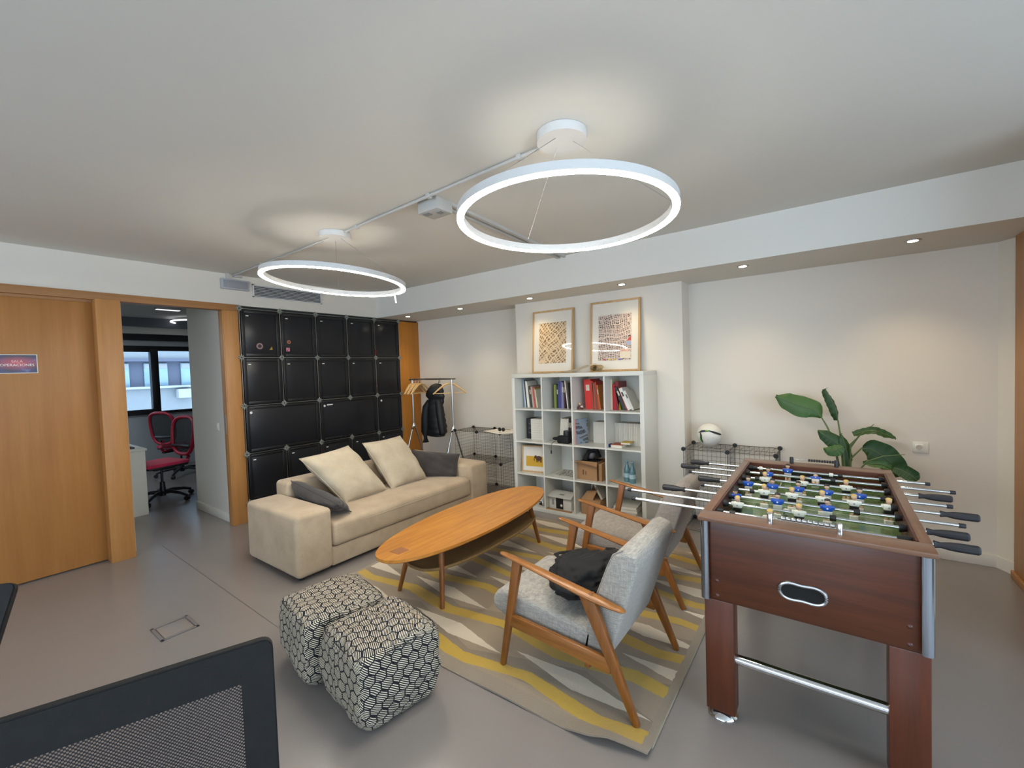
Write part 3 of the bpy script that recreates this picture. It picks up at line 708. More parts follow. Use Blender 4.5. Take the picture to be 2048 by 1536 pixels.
pillow('scatter_cushion', [(-3.46, 2.17, 0.385), (-3.49, 2.66, 0.375), (-3.76, 2.42, 0.835), (-3.75, 1.93, 0.80)], 0.17, M['cushion'], 'beige square cushion leaning back, nearer the left arm of the sofa', 1)
pillow('scatter_cushion', [(-3.47, 2.69, 0.375), (-3.50, 3.17, 0.385), (-3.76, 3.05, 0.84), (-3.75, 2.57, 0.835)], 0.17, M['cushion'], 'beige square cushion leaning back at the middle of the sofa', 2)
pillow('scatter_cushion', [(-3.72, 3.12, 0.385), (-3.28, 3.40, 0.375), (-3.31, 3.50, 0.60), (-3.76, 3.20, 0.66)], 0.13, M['darkcush'], 'charcoal cushion in the far corner of the sofa', 3)
pillow('scatter_cushion', [(-3.80, 1.95, 0.43), (-3.20, 2.06, 0.385), (-3.12, 1.90, 0.50), (-3.77, 1.86, 0.62)], 0.13, M['darkcush'], 'charcoal cushion slumped against the near arm of the sofa', 4)

# ------------------------------------------------------------------ coffee table
ct = thing('coffee_table', 'long oval teak coffee table with splayed legs and a lower shelf', 'table', (-2.19, 2.455, 0))
def oval(cx, cy, a, b, z0, z1, n=72, e=2.15, rot=0.0, bev=0.004):
    pts = []
    for i in range(n):
        t = 2 * PI * i / n; c, s = math.cos(t), math.sin(t)
        x = b * math.copysign(abs(c) ** (2 / e), c); y = a * math.copysign(abs(s) ** (2 / e), s)
        pts.append((cx + x * math.cos(rot) - y * math.sin(rot), cy + x * math.sin(rot) + y * math.cos(rot), z0))
    return MB().poly(pts, (0, 0, z1 - z0))
top = obj('tabletop', oval(-2.185, 2.455, 0.893, 0.290, 0.402, 0.420, rot=0.035), M['teak'], ct)
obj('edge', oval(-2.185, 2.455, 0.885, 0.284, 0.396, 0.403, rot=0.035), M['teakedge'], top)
obj('worn_patch', MB().poly([(-2.20, 1.66, 0.4202), (-2.115, 1.665, 0.4202), (-2.11, 1.745, 0.4202), (-2.19, 1.75, 0.4202)], (0, 0, 0.0004)), wood('bare_patch_wood', '#83512c', '#a06a40', 'y', 0.6, 3), top)
for x, y, tx, ty in ((-2.42, 1.90, -2.34, 1.97), (-2.0, 1.90, -2.06, 1.97), (-2.04, 3.11, -2.08, 3.02), (-2.43, 3.11, -2.35, 3.02)):
    obj('leg', MB().tube([(x, y, 0.01), (tx, ty, 0.40)], [0.014, 0.022], 12), M['chairwoodz'], ct)
sh = obj('lower_shelf', oval(-2.19, 2.49, 0.64, 0.232, 0.235, 0.243, e=2.7), M['cane'], ct)
obj('rim', (lambda m: m.tube([(-2.19 + 0.232 * math.copysign(abs(math.cos(2 * PI * i / 64)) ** 0.74, math.cos(2 * PI * i / 64)), 2.49 + 0.64 * math.copysign(abs(math.sin(2 * PI * i / 64)) ** 0.74, math.sin(2 * PI * i / 64)), 0.247) for i in range(64)], 0.009, 8, closed=True))(MB()), M['cane'], sh)
obj('crossbar', MB().bar((-2.37, 1.95, 0.385), (-2.03, 1.95, 0.385), (0.03, 0.03), (0.03, 0.03)), M['chairwoodz'], ct)
obj('crossbar', MB().bar((-2.37, 3.04, 0.385), (-2.05, 3.04, 0.385), (0.03, 0.03), (0.03, 0.03)), M['chairwoodz'], ct)

# ------------------------------------------------------------------ armchairs
def armchair():
    t = thing('armchair', 'nearer grey upholstered wooden armchair holding the black bag', 'armchair', (-1.0, 1.995, 0), 0, 'grey armchairs')
    for y in (1.70, 2.29):
        a = obj('armrest', None or (lambda m: m.tube([(-1.352, y, 0.593), (-1.346, y, 0.592), (-1.332, y, 0.590), (-1.29, y, 0.584), (-1.15, y, 0.560), (-0.98, y, 0.530), (-0.86, y, 0.508), (-0.76, y, 0.492), (-0.715, y, 0.4865), (-0.700, y, 0.485), (-0.694, y, 0.4845)], [0.004, 0.012, 0.017, 0.020, 0.024, 0.028, 0.031, 0.025, 0.019, 0.013, 0.004], 12, flat=0.48))(MB()), M['chairwood'], t)
        obj('front_leg', MB().bar((-1.245, y, 0.575), (-1.360, y, 0.010), (0.050, 0.032), (0.028, 0.026), bev=0.006), M['chairwoodz'], t)
        obj('rear_leg', MB().bar((-0.875, y, 0.515), (-0.655, y, 0.010), (0.068, 0.032), (0.028, 0.026), bev=0.006), M['chairwoodz'], t)
        obj('side_rail', MB().bar((-1.295, y, 0.262), (-0.765, y, 0.225), (0.062, 0.024), (0.066, 0.024), bev=0.005), M['chairwood'], t)
    obj('cross_rail', MB().box(-1.31, -1.285, 1.71, 2.28, 0.215, 0.262, 0.004), M['chairwoodz'], t)
    obj('cross_rail', MB().box(-0.90, -0.875, 1.71, 2.28, 0.165, 0.21, 0.004), M['chairwoodz'], t)
    y0, y1 = 1.735, 2.255
    sp = [(-1.440, 0.262), (-1.447, 0.32), (-1.415, 0.365), (-1.33, 0.375), (-0.86, 0.325), (-0.88, 0.205), (-1.37, 0.240)]
    seat = MB().poly([(x, y0, z) for x, z in sp], (0, y1 - y0, 0), 0.022, 4)
    obj('seat_cushion', seat, M['linen'], t, smooth=60)
    bp = [(-0.925, 0.235), (-0.885, 0.40), (-0.79, 0.64), (-0.762, 0.70), (-0.715, 0.728), (-0.660, 0.712), (-0.648, 0.665), (-0.71, 0.47), (-0.785, 0.24), (-0.835, 0.195), (-0.90, 0.20)]
    back = MB().poly([(x, y0, z) for x, z in bp], (0, y1 - y0, 0), 0.016, 3)
    bk = obj('back_cushion', back, M['linen'], t, smooth=60)
    for yy in (y0 + 0.008, y1 - 0.008): obj('seam', MB().tube([(x, yy, z) for x, z in bp[1:5]], 0.0025, 5), M['linen'], bk)
    return t
ch = armchair()
ch2 = dup(ch, (-1.08, 2.985, 0), 0.03, 'farther grey upholstered wooden armchair with an empty seat')
for o in list(C.objects):
    if o.parent == ch2 and o.name.startswith(('seat_cushion', 'back_cushion')):
        o.data = o.data.copy(); o.data.materials[0] = M['linen2']

# black bag on the near chair
def bag():
    from mathutils import noise as N
    b = bmesh.new(); bmesh.ops.create_icosphere(b, subdivisions=5, radius=1)
    for v in b.verts:
        p = v.co.copy()
        n1 = N.noise(p * 1.7 + Vector((3, 1, 7))); n2 = abs(N.noise(p * 3.6 + Vector((9, 2, 1)))); n3 = N.noise(p * 8)
        k = 1.04 + 0.24 * n1 - 0.20 * n2 + 0.02 * n3
        q = Vector((p.x * 0.185, p.y * 0.205, p.z * 0.10)) * k
        # rises towards the back cushion and to the far side
        q.z += 0.10 * max(0, p.x + 0.1) * (0.6 + 0.6 * p.y) * (1 if p.z > -0.2 else 0.0)
        if q.z < -0.068: q.z = -0.068
        v.co = Vector((-1.005 + q.x, 1.965 + q.y, 0.452 + q.z - 0.06 * q.x))
    m = MB(); m.bm.free(); m.bm = b; return m
bgt = thing('backpack', 'crumpled black bag lying on the seat of the nearer armchair', 'bag', (-1.0, 1.96, 0.37))
obj('body', bag(), M['bag'], bgt, smooth=80)
obj('strap', MB().tube([(-1.13, 1.95, 0.50), (-1.19, 1.97, 0.52), (-1.20, 2.04, 0.50), (-1.14, 2.09, 0.505), (-1.06, 2.07, 0.52)], 0.012, 8, flat=0.5), M['bag'], bgt)
obj('handle_loop', MB().tube([(-0.99, 2.10, 0.50), (-0.96, 2.13, 0.54), (-0.92, 2.12, 0.55), (-0.90, 2.08, 0.52)], 0.012, 8), M['bag'], bgt)
obj('zip_tag', MB().bar((-1.085, 1.758, 0.43), (-1.06, 1.762, 0.46), (0.004, 0.003), (0.003, 0.003), bev=0), M['steel'], bgt)

# ------------------------------------------------------------------ poufs
def pouf(c, rz, label, wx=0.40, wy=0.40, h=0.35, seed=1):
    from mathutils import noise as N
    t = thing('pouf', label, 'pouf', (0, 0, 0), 0, 'hexagon patterned poufs')
    bm = bmesh.new(); n = 22; uvl = bm.loops.layers.uv.new('UVMap')
    faces = [((1, 0, 0), (0, 1, 0), (0, 0, 1)), ((-1, 0, 0), (0, -1, 0), (0, 0, 1)), ((0, 1, 0), (-1, 0, 0), (0, 0, 1)), ((0, -1, 0), (1, 0, 0), (0, 0, 1)), ((0, 0, 1), (1, 0, 0), (0, 1, 0)), ((0, 0, -1), (1, 0, 0), (0, -1, 0))]
    def shape(p):
        x, y, z = p
        # rounded cube
        q = Vector((x, y, z)); e = 9.0
        L = (abs(x) ** e + abs(y) ** e + abs(z) ** e) ** (1 / e); q = q / L
        bul = 1 + 0.07 * (1 - z * z) - (0.10 if z < -0.2 else 0) * ((-z - 0.2) / 0.8) ** 1.5 if z < -0.2 else 1 + 0.07 * (1 - z * z)
        r = Vector((q.x * wx / 2 * bul, q.y * wy / 2 * bul, q.z * h / 2))
        if z > 0: r.z += 0.018 * (1 - x * x) * (1 - y * y) * z
        nn = N.noise(Vector((x * 1.8 + seed, y * 1.8, z * 1.8))); n3 = N.noise(Vector((x * 4 + seed, y * 4, z * 4 + 3)))
        r += q.normalized() * (0.016 * nn + 0.006 * n3)
        crease = math.exp(-((x * 0.5 + y - 0.2 * seed + 0.2) / 0.16) ** 2) if z > 0.9 else 0
        r.z -= 0.012 * crease * (1 - abs(x) ** 3)
        r.z = max(r.z, -h / 2)
        return r
    for k, (nn, u, v) in enumerate(faces):
        nn, u, v = Vector(nn), Vector(u), Vector(v)
        su = wx if abs(u.x) else wy; sv = h if abs(v.z) else wy
        g = [[bm.verts.new(shape(nn + u * (-1 + 2 * i / n) + v * (-1 + 2 * j / n))) for i in range(n + 1)] for j in range(n + 1)]
        for j in range(n):
            for i in range(n):
                f = bm.faces.new((g[j][i], g[j][i + 1], g[j + 1][i + 1], g[j + 1][i])); f.smooth = True
                for lp, (a, b) in zip(f.loops, ((i, j), (i + 1, j), (i + 1, j + 1), (i, j + 1))): lp[uvl].uv = (a / n * su + k * 0.73, b / n * sv + k * 0.31)
    bmesh.ops.remove_doubles(bm, verts=bm.verts[:], dist=0.0004)
    for v in bm.verts: v.co.z += h / 2 + 0.004
    m = MB(); m.bm.free(); m.bm = bm
    obj('cover', m, M['hex'], t, smooth=60)
    s = MB(); a = wx / 2 * 0.985; b = wy / 2 * 0.985; zt = h * 0.945
    pts = []
    for i in range(40):
        th = 2 * PI * i / 40; cc, ss = math.cos(th), math.sin(th); L = (abs(cc) ** 9 + abs(ss) ** 9) ** (1 / 9)
        pts.append((cc / L * a, ss / L * b, zt))
    s.tube(pts, 0.0022, 5, closed=True)
    obj('seam', s, col('#2a2a30', 0.9), t)
    t.location = c; t.rotation_euler = (0, 0, rz); return t
pouf((-1.712, 1.222, 0), math.radians(-9), 'black and white hexagon patterned cube pouf nearer the camera', seed=1)
pouf((-2.155, 1.250, 0), math.radians(-11), 'black and white hexagon patterned cube pouf farther left, by the sofa arm', 0.42, 0.42, seed=2)

# ------------------------------------------------------------------ football table
ft = thing('football_table', 'mahogany coloured table football game with chrome rods and blue and white players', 'football table', (-0.085, 2.59, 0))
FX0, FX1, FY0, FY1, FZ = -0.455, 0.287, 1.925, 3.25, 0.870
ix0, ix1, iy0, iy1 = -0.418, 0.252, 2.028, 3.145
for nm, a in (('top_rail', (FX0, FX1, FY0, iy0)), ('top_rail', (FX0, FX1, iy1, FY1)), ('top_rail', (FX0, ix0, iy0, iy1)), ('top_rail', (ix1, FX1, iy0, iy1))):
    obj(nm, MB().box(a[0], a[1], a[2], a[3], FZ - 0.018, FZ, 0.003), M['mahogtop'], ft)
ap = MB().box(FX0 + 0.02, FX1 - 0.02, 1.945, 1.965, 0.515, FZ - 0.017, 0.002)
obj('end_panel', ap, M['mahog'], ft)
obj('end_panel', MB().box(FX0 + 0.02, FX1 - 0.02, 3.21, 3.23, 0.515, FZ - 0.017, 0.002), M['mahog'], ft)
obj('side_panel', MB().box(FX0 + 0.015, FX0 + 0.035, 1.966, 3.209, 0.515, FZ - 0.018, 0.002), wood('mahogany_side', '#3f1f0e', '#5a2c15', 'y', 0.35, 1.2), ft)
obj('side_panel', MB().box(FX1 - 0.035, FX1 - 0.015, 1.966, 3.209, 0.515, FZ - 0.018, 0.002), wood('mahogany_side_right', '#3f1f0e', '#5a2c15', 'y', 0.35, 1.2), ft)
obj('inner_wall', MB().box(ix0 + 0.001, ix1 - 0.001, iy1 - 0.012, iy1, 0.765, FZ - 0.002), M['mahog'], ft)
obj('inner_wall', MB().box(ix0 + 0.001, ix1 - 0.001, iy0, iy0 + 0.012, 0.765, FZ - 0.018), M['mahogin'], ft)
obj('inner_wall', MB().box(ix0, ix0 + 0.008, iy0 + 0.012, iy1 - 0.012, 0.765, FZ - 0.002), M['mahogin'], ft)
obj('inner_wall', MB().box(ix1 - 0.008, ix1, iy0 + 0.012, iy1 - 0.012, 0.765, FZ - 0.002), M['mahogin'], ft)
obj('goal_mouth', MB().box(-0.20, 0.035, iy1 - 0.016, iy1 - 0.011, 0.768, 0.838, 0.0), M['blackpl'], ft)
pf = obj('playfield', MB().box(ix0, ix1, iy0, iy1, 0.758, 0.768), M['green'], ft)
def ringline(cx, cy_, r, n=40): return [(cx + r * math.cos(2 * PI * i / n), cy_ + r * math.sin(2 * PI * i / n), 0.7685) for i in range(n)]
pm = MB().box(ix0 + 0.01, ix1 - 0.01, 2.585, 2.590, 0.768, 0.7686).box(-0.24, 0.075, 2.19, 2.195, 0.768, 0.7686).box(-0.24, 0.075, 2.975, 2.98, 0.768, 0.7686)
pm.box(-0.24, -0.235, 2.04, 2.19, 0.768, 0.7686).box(0.07, 0.075, 2.04, 2.19, 0.768, 0.7686).box(-0.24, -0.235, 2.98, 3.13, 0.768, 0.7686).box(0.07, 0.075, 2.98, 3.13, 0.768, 0.7686)
pm.tube(ringline(-0.083, 2.5875, 0.09), 0.0015, 4, closed=True)
obj('pitch_lines', pm, col('#cfd2b8'), pf)
# legs
for lx0, lx1, ly0, ly1 in ((-0.437, -0.325, 1.9455, 2.035), (0.163, 0.272, 1.9455, 2.035), (-0.437, -0.325, 3.14, 3.2295), (0.163, 0.272, 3.14, 3.2295)):
    lg = obj('leg', MB().box(lx0, lx1, ly0, ly1, 0.03, 0.5145, 0.003), M['mahogz'], ft)
    cx = (lx0 + lx1) / 2; cyy = (ly0 + ly1) / 2
    obj('foot', MB().lathe([(0, 0), (0.058, 0), (0.060, 0.004), (0.056, 0.012), (0.030, 0.028), (0.018, 0.034), (0, 0.034)], 28, (cx, cyy, 0)), M['chrome'], lg)
    sgn = 1 if ly0 < 2.5 else -1; yb = ly0 if sgn > 0 else ly1
    bm_ = MB()
    for z in (0.598, 0.535):
        for bx in ((cx,) if True else ()): bm_.lathe([(0, 0.004), (0.005, 0.003), (0.009, 0), (0, 0)], 12, M4=Matrix.Translation((cx - 0.006 if cx < 0 else cx - 0.0, 1.945 if sgn > 0 else 3.23, z)) @ Matrix.Rotation(sgn * PI / 2, 4, 'X'))
    obj('bolt', bm_, col('#4d2a22', 0.3), lg)
# chrome corner guards (angle profiles)
def guard(x, y, sx, sy, z0=0.515, z1=0.851):
    a = 0.034; t = 0.004; m = MB()
    pts = [(x, y + sy * a), (x, y + sy * 0.012), (x + sx * 0.004, y + sy * 0.004), (x + sx * 0.010, y - sy * 0.001), (x + sx * 0.018, y - sy * 0.0035), (x + sx * 0.026, y - sy * 0.0030), (x + sx * a, y), (x + sx * a, y + sy * t), (x + sx * 0.013, y + sy * t), (x + sx * 0.006, y + sy * 0.007), (x + sx * t, y + sy * 0.013), (x + sx * t, y + sy * a)]
    m.poly([(p[0], p[1], z0) for p in pts], (0, 0, z1 - z0)); return m
for x, y, sx, sy in ((-0.448, 1.932, 1, 1), (0.280, 1.932, -1, 1), (-0.448, 3.243, 1, -1), (0.280, 3.243, -1, -1)): obj('corner_guard', guard(x, y, sx, sy), M['guard'], ft, smooth=20)
obj('stretcher', MB().tube([(-0.330, 1.983, 0.262), (0.166, 1.983, 0.262)], 0.021, 20), M['chrome'], ft)
obj('stretcher', MB().tube([(-0.330, 3.192, 0.262), (0.166, 3.192, 0.262)], 0.016, 16), M['chrome'], ft)
# ball return: peanut shaped ring round a dark pocket
def peanut(rx, rz, n=44, pinch=0.18):
    pts = []
    for i in range(n):
        t = 2 * PI * i / n; c, s_ = math.cos(t), math.sin(t)
        x = math.copysign(abs(c) ** 0.75, c) * rx; z = math.copysign(abs(s_) ** 0.8, s_) * rz * (1 - pinch * math.exp(-(x / (rx * 0.45)) ** 2))
        pts.append((-0.086 + x, z + 0.628))
    return pts
br_ = obj('ball_return', MB().tube([(x, 1.942, z) for x, z in peanut(0.074, 0.036)], 0.0065, 8, closed=True), M['steel'], ft)
obj('pocket', MB().poly([(x, 1.9435, z) for x, z in peanut(0.070, 0.032)], (0, 0.02, 0)), col('#050505', 0.8), br_)
# score posts
def scorer(y, mpost, mbead, xr0, xr1, b0, b1, big):
    sc_ = obj('score_counter', MB().tube([(xr0, y, 0.898), (xr1, y, 0.898)], 0.0022, 6), M['steel'], ft)
    for x in (xr0, xr1): obj('post', MB().lathe([(0, 0), (0.0105, 0), (0.0105, 0.037), (0.009, 0.040), (0, 0.040)], 20, (x, y, FZ)), mpost, sc_, smooth=40)
    nb = 10; d = (b1 - b0) / nb
    for k in range(nb): obj('bead', MB().lathe([(0.003, 0), (0.0075, 0.001), (0.0085, d * 0.42), (0.0075, d * 0.84), (0.003, d * 0.9)], 12, M4=Matrix.Translation((b0 + d * k, y, 0.898)) @ Matrix.Rotation(PI / 2, 4, 'Y')), mbead, sc_)
scorer(1.975, M['chrome'], M['steel'], -0.193, 0.029, -0.155, 0.018, True)
scorer(3.20, M['blackpl'], M['blackpl'], -0.190, 0.035, -0.105, 0.025, False)

def player(team, x, y, tilt=0.0):
    m = MB(); RX = Matrix.Translation((x, y, 0.845)) @ Matrix.Rotation(tilt, 4, 'X') @ Matrix.Diagonal((1.22, 1.15, 1.12, 1))
    # slots: 0 shirt 1 shorts 2 skin 3 hair 4 foot 5 badge
    m.m(0).box(-0.0165, 0.0165, -0.010, 0.010, -0.012, 0.013, 0.006, 2, M4=RX)
    m.box(-0.023, -0.012, -0.008, 0.008, -0.004, 0.012, 0.005, 2, M4=RX).box(0.012, 0.023, -0.008, 0.008, -0.004, 0.012, 0.005, 2, M4=RX)
    m.m(1).box(-0.0145, 0.0145, -0.009, 0.009, -0.030, -0.010, 0.003, 1, M4=RX)
    m.m(2).lathe([(0, 0), (0.0055, 0), (0.005, 0.007), (0, 0.007)], 8, (0, 0, 0.011), M4=RX).sph((0, 0, 0.026), 0.0105, 10, (0.9, 0.95, 1.1), M4=RX)
    m.m(3).sph((0, 0.002, 0.0315), 0.0108, 10, (0.95, 1.0, 0.72), M4=RX)
    m.m(2).box(-0.012, -0.002, -0.006, 0.006, -0.052, -0.029, 0.002, 1, M4=RX).box(0.002, 0.012, -0.006, 0.006, -0.052, -0.029, 0.002, 1, M4=RX)
    m.m(4).box(-0.014, 0.014, -0.010, 0.010, -0.068, -0.050, 0.003, 1, M4=RX)
    m.m(5).sph((0, -0.0098, 0.0), 0.0035, 8, (1, 0.3, 1), M4=RX)
    if team == 'blue': mats = [col('#1f4fae', 0.3), col('#c9cac4', 0.4), col('#c9a58c'), col('#2b2420'), col('#c8c9bd', 0.4), col('#dfe5ee')]
    else: mats = [col('#dcdccf', 0.3), col('#141414', 0.4), col('#c9a283'), col('#c8a860'), col('#d2d3c4', 0.4), col('#8d9197')]
    return m, mats
rods = [  # y, left end, right end, handle side, team, players, bumpers
    (2.105, -0.810, 0.415, 'R', 'white', [-0.205], [-0.36, 0.20]),
    (2.245, -0.885, 0.415, 'R', 'white', [-0.350, -0.108], [0.0]),
    (2.385, -0.740, 0.430, 'L', 'blue', [-0.380, -0.200, -0.008], [0.085]),
    (2.525, -0.575, 0.495, 'R', 'white', [-0.270, -0.150, -0.028, 0.092, 0.214], [-0.335, 0.240]),
    (2.665, -0.620, 0.440, 'L', 'blue', [-0.360, -0.245, -0.130, -0.010, 0.118], [0.195]),
    (2.805, -0.708, 0.462, 'R', 'white', [-0.295, -0.118, 0.070], [-0.345]),
    (2.945, -0.790, 0.496, 'L', 'blue', [-0.292, -0.062], [-0.335, 0.005]),
    (3.085, -0.765, 0.425, 'L', 'blue', [-0.203], [-0.385, 0.04])]
for k, (y, xl, xr, side, team, pls, bumps) in enumerate(rods):
    z = 0.845
    hl = 0.118
    rod = obj('rod', MB().tube([(xl + (hl * 0.6 if side == 'L' else 0), y, z), (xr - (hl * 0.6 if side == 'R' else 0), y, z)], 0.0072, 12), M['chrome'], ft)
    hp = [(0, 0), (0.012, 0), (0.0165, 0.006), (0.0165, 0.052), (0.0150, 0.075), (0.0105, 0.098), (0.0125, 0.110), (0.0145, 0.116), (0, 0.116)]
    if side == 'L': MM = Matrix.Translation((xl, y, z)) @ Matrix.Rotation(PI / 2, 4, 'Y'); ce = xr; cs = -1
    else: MM = Matrix.Translation((xr, y, z)) @ Matrix.Rotation(-PI / 2, 4, 'Y'); ce = xl; cs = 1
    obj('handle', MB().lathe(hp, 10, M4=MM), M['blackrub'], rod, smooth=25)
    obj('end_cap', MB().lathe([(0, 0), (0.0085, 0), (0.0095, 0.004), (0.0095, 0.02), (0, 0.02)], 12, M4=Matrix.Translation((ce, y, z)) @ Matrix.Rotation(cs * PI / 2, 4, 'Y')), M['blackrub'], rod)
    for bx in (ix0 + 0.008, ix1 - 0.032): obj('bearing', MB().lathe([(0.0075, 0), (0.017, 0), (0.017, 0.006), (0.012, 0.024), (0.0075, 0.024)], 16, M4=Matrix.Translation((bx, y, z)) @ Matrix.Rotation(PI / 2, 4, 'Y')), M['blackpl'], rod)
    for bx in bumps: obj('bumper', MB().lathe([(0.0075, 0), (0.0125, 0), (0.0125, 0.022), (0.0075, 0.022)], 14, M4=Matrix.Translation((bx, y, z)) @ Matrix.Rotation(PI / 2, 4, 'Y')), M['blackpl'], rod)
    if k == 7:
        for bx in (-0.355, 0.0): obj('collar', MB().lathe([(0.0075, 0), (0.0115, 0), (0.0115, 0.018), (0.0075, 0.018)], 14, M4=Matrix.Translation((bx, y, z)) @ Matrix.Rotation(PI / 2, 4, 'Y')), M['whitepl'], rod)
    for i, px in enumerate(pls):
        tilt = -1.2 if (k == 6 and i == 1) else (0.35 if (k == 2 and i == 0) else 0.0)
        m, mats = player(team, px, y, tilt); obj('player', m, mats, rod)
bl = MB(); bl.m(0).sph((-0.17, 2.44, 0.7855), 0.0165, 18)
for a in range(6):
    th = a * 1.05; bl.m(1).sph((-0.17 + 0.0125 * math.cos(th), 2.44 + 0.0125 * math.sin(th), 0.7855 + (0.006 if a % 2 else -0.003)), 0.0052, 8)
solo('table_football', bl, [M['whitepl'], M['blackpl']], 'tiny black and white ball on the green football table pitch', 'ball')

# ------------------------------------------------------------------ bookcase
T_, CW, IN = 0.039, 0.335, 0.0155
BX1 = X0 + W; BYB = YF + 0.375
bc = thing('bookcase', 'white four by four cube bookcase standing against the wall pillar', 'bookcase', (X0 + W / 2, YF + 0.19, 0))
obj('top_board', MB().box(X0, BX1, YF, BYB, W - T_, W, 0.0015), M['shelfwhite'], bc)
obj('bottom_board', MB().box(X0, BX1, YF, BYB, 0.0, T_, 0.0015), M['shelfwhite'], bc)
obj('side_board', MB().box(X0, X0 + T_, YF, BYB, T_, W - T_, 0.001), M['shelfwhite'], bc)
obj('side_board', MB().box(BX1 - T_, BX1, YF, BYB, T_, W - T_, 0.001), M['shelfwhite'], bc)
cellx = [X0 + T_ + c * (CW + IN) for c in range(4)]
cellz = [T_ + (3 - r) * (CW + IN) for r in range(4)]       # floor of row r, r=0 on top
for c in range(3): obj('divider', MB().box(cellx[c] + CW, cellx[c] + CW + IN, YF + 0.002, BYB, T_, W - T_), M['shelfwhite'], bc)
for r in range(1, 4):
    for c in range(4): obj('shelf_board', MB().box(cellx[c], cellx[c] + CW, YF + 0.002, BYB, cellz[r] + CW, cellz[r] + CW + IN), M['shelfwhite'], bc)
# back panels close the top row and part of the others, as in the photograph
obj('back_panel', MB().box(X0 + T_, BX1 - T_, BYB - 0.006, BYB, T_, W - T_), M['shelfwhite'], bc)

ROWN = ['top shelf', 'second shelf', 'third shelf', 'bottom shelf']; COLN = ['first', 'second', 'third', 'fourth']
def book(x, y, z, w_, h, d, lean, hexc, label, group, cov=None, name='book'):
    # lean: rotation about y (positive leans to the right); x,z = lower left front corner
    m = MB(); Mx = Matrix.Translation((x, y, z)) @ Matrix.Rotation(lean, 4, 'Y')
    m.m(0).box(0, w_, 0, 0.0025, 0, h, M4=Mx).box(0, 0.0018, 0.0025, d, 0, h, M4=Mx).box(w_ - 0.0018, w_, 0.0025, d, 0, h, M4=Mx)
    m.m(1).box(0.0018, w_ - 0.0018, 0.0025, d - 0.003, 0.003, h - 0.003, M4=Mx)
    if w_ > 0.016: m.m(2).box(w_ * 0.25, w_ * 0.75, -0.0006, 0.0002, h * 0.62, h * 0.82, M4=Mx)
    zmin = min(v.co.z for v in m.bm.verts); m.bm.transform(Matrix.Translation((0, 0, z - zmin + 0.0005)))
    dark = sum(lin(hexc)[:3]) > 0.9
    return solo(name, m, [cov or col(hexc, 0.45), M['pages'], col('#4a4844') if dark else col('#c9c2b0')], label, 'book', group)
def run(r, c, x, y, specs, group, d=0.2):
    z = cellz[r]
    for (w_, h, lean, hexc, label) in specs:
        dx = math.sin(lean) * h
        if lean < 0: x += 0
        book(x, y, z, w_, h, d, lean, hexc, label, group); x += w_ / max(0.6, math.cos(lean)) + 0.001
    return x
g = 'books on the top shelf'
run(0, 0, -2.735, 3.96, [(0.012, 0.315, -0.06, '#8fa9c0', 'pale blue book, leftmost in the top left compartment'), (0.011, 0.31, -0.075, '#c6ccd2', 'light grey thin book beside the pale blue one'),
    (0.016, 0.305, -0.085, '#3c342f', 'dark brown book in the top left compartment'), (0.013, 0.295, -0.085, '#dcd8cc', 'cream book left of the pair of white spines, top left compartment'),
    (0.013, 0.285, -0.09, '#e6e3d8', 'white spine right after the cream book, top left compartment')], g)
run(0, 0, -2.645, 3.955, [(0.024, 0.24, -0.09, '#3a3b2e', 'dark olive thick book in the top left compartment'), (0.015, 0.235, -0.10, '#b9aea0', 'beige grey book before the pink ones, top left compartment'),
    (0.013, 0.23, -0.11, '#c9737c', 'pink spined book in the top left compartment'), (0.010, 0.225, -0.12, '#a93c50', 'crimson thin book in the top left compartment'), (0.012, 0.22, -0.12, '#a9a05c', 'mustard green book at the right of the top left compartment'), (0.010, 0.20, -0.12, '#d8d6cc', 'short white book, last in the top left compartment')], g)
run(0, 1, -2.372, 3.98, [(0.012, 0.252, 0, '#38412c', 'dark green book, leftmost in the second top compartment'), (0.014, 0.25, 0, '#8d9a32', 'lime green book in the second top compartment'), (0.013, 0.25, 0, '#66702a', 'olive green book beside the lime green one'),
    (0.020, 0.24, 0, '#1d2338', 'navy blue book beside the green ones'), (0.014, 0.285, 0, '#474a86', 'violet blue book, left of the purple row'), (0.012, 0.28, 0, '#3d3f78', 'deep indigo book in the second top compartment'), (0.014, 0.285, 0, '#5b5e9c', 'lavender blue book in the second top compartment'),
    (0.018, 0.275, 0, '#85829c', 'grey lilac book in the second top compartment'), (0.020, 0.27, 0, '#3a2730', 'dark plum book in the second top compartment')], g)
run(0, 1, -2.182, 3.94, [(0.012, 0.29, -0.10, '#dcd9d2', 'thin white book leaning at the right of the second top compartment'), (0.014, 0.27, -0.06, '#4a4240', 'dark grey book, last in the second top compartment')], g)
run(0, 2, -1.985, 3.965, [(0.075, 0.30, -0.05, '#c92a20', 'wide bright red folder in the third top compartment'), (0.014, 0.285, -0.05, '#cf3a24', 'orange red book right of the red folder')], g, 0.22)
run(0, 2, -1.893, 3.945, [(0.014, 0.27, -0.05, '#57503f', 'brown spine between the red books, left one'), (0.016, 0.28, -0.09, '#c43a26', 'red book between the two brown spines'), (0.014, 0.265, -0.10, '#5d5643', 'brown spine between the red books, right one'), (0.016, 0.275, -0.10, '#b43122', 'dark red book in the third top compartment'), (0.018, 0.245, -0.12, '#b06a26', 'orange brown book at the right of the third top compartment')], g, 0.22)
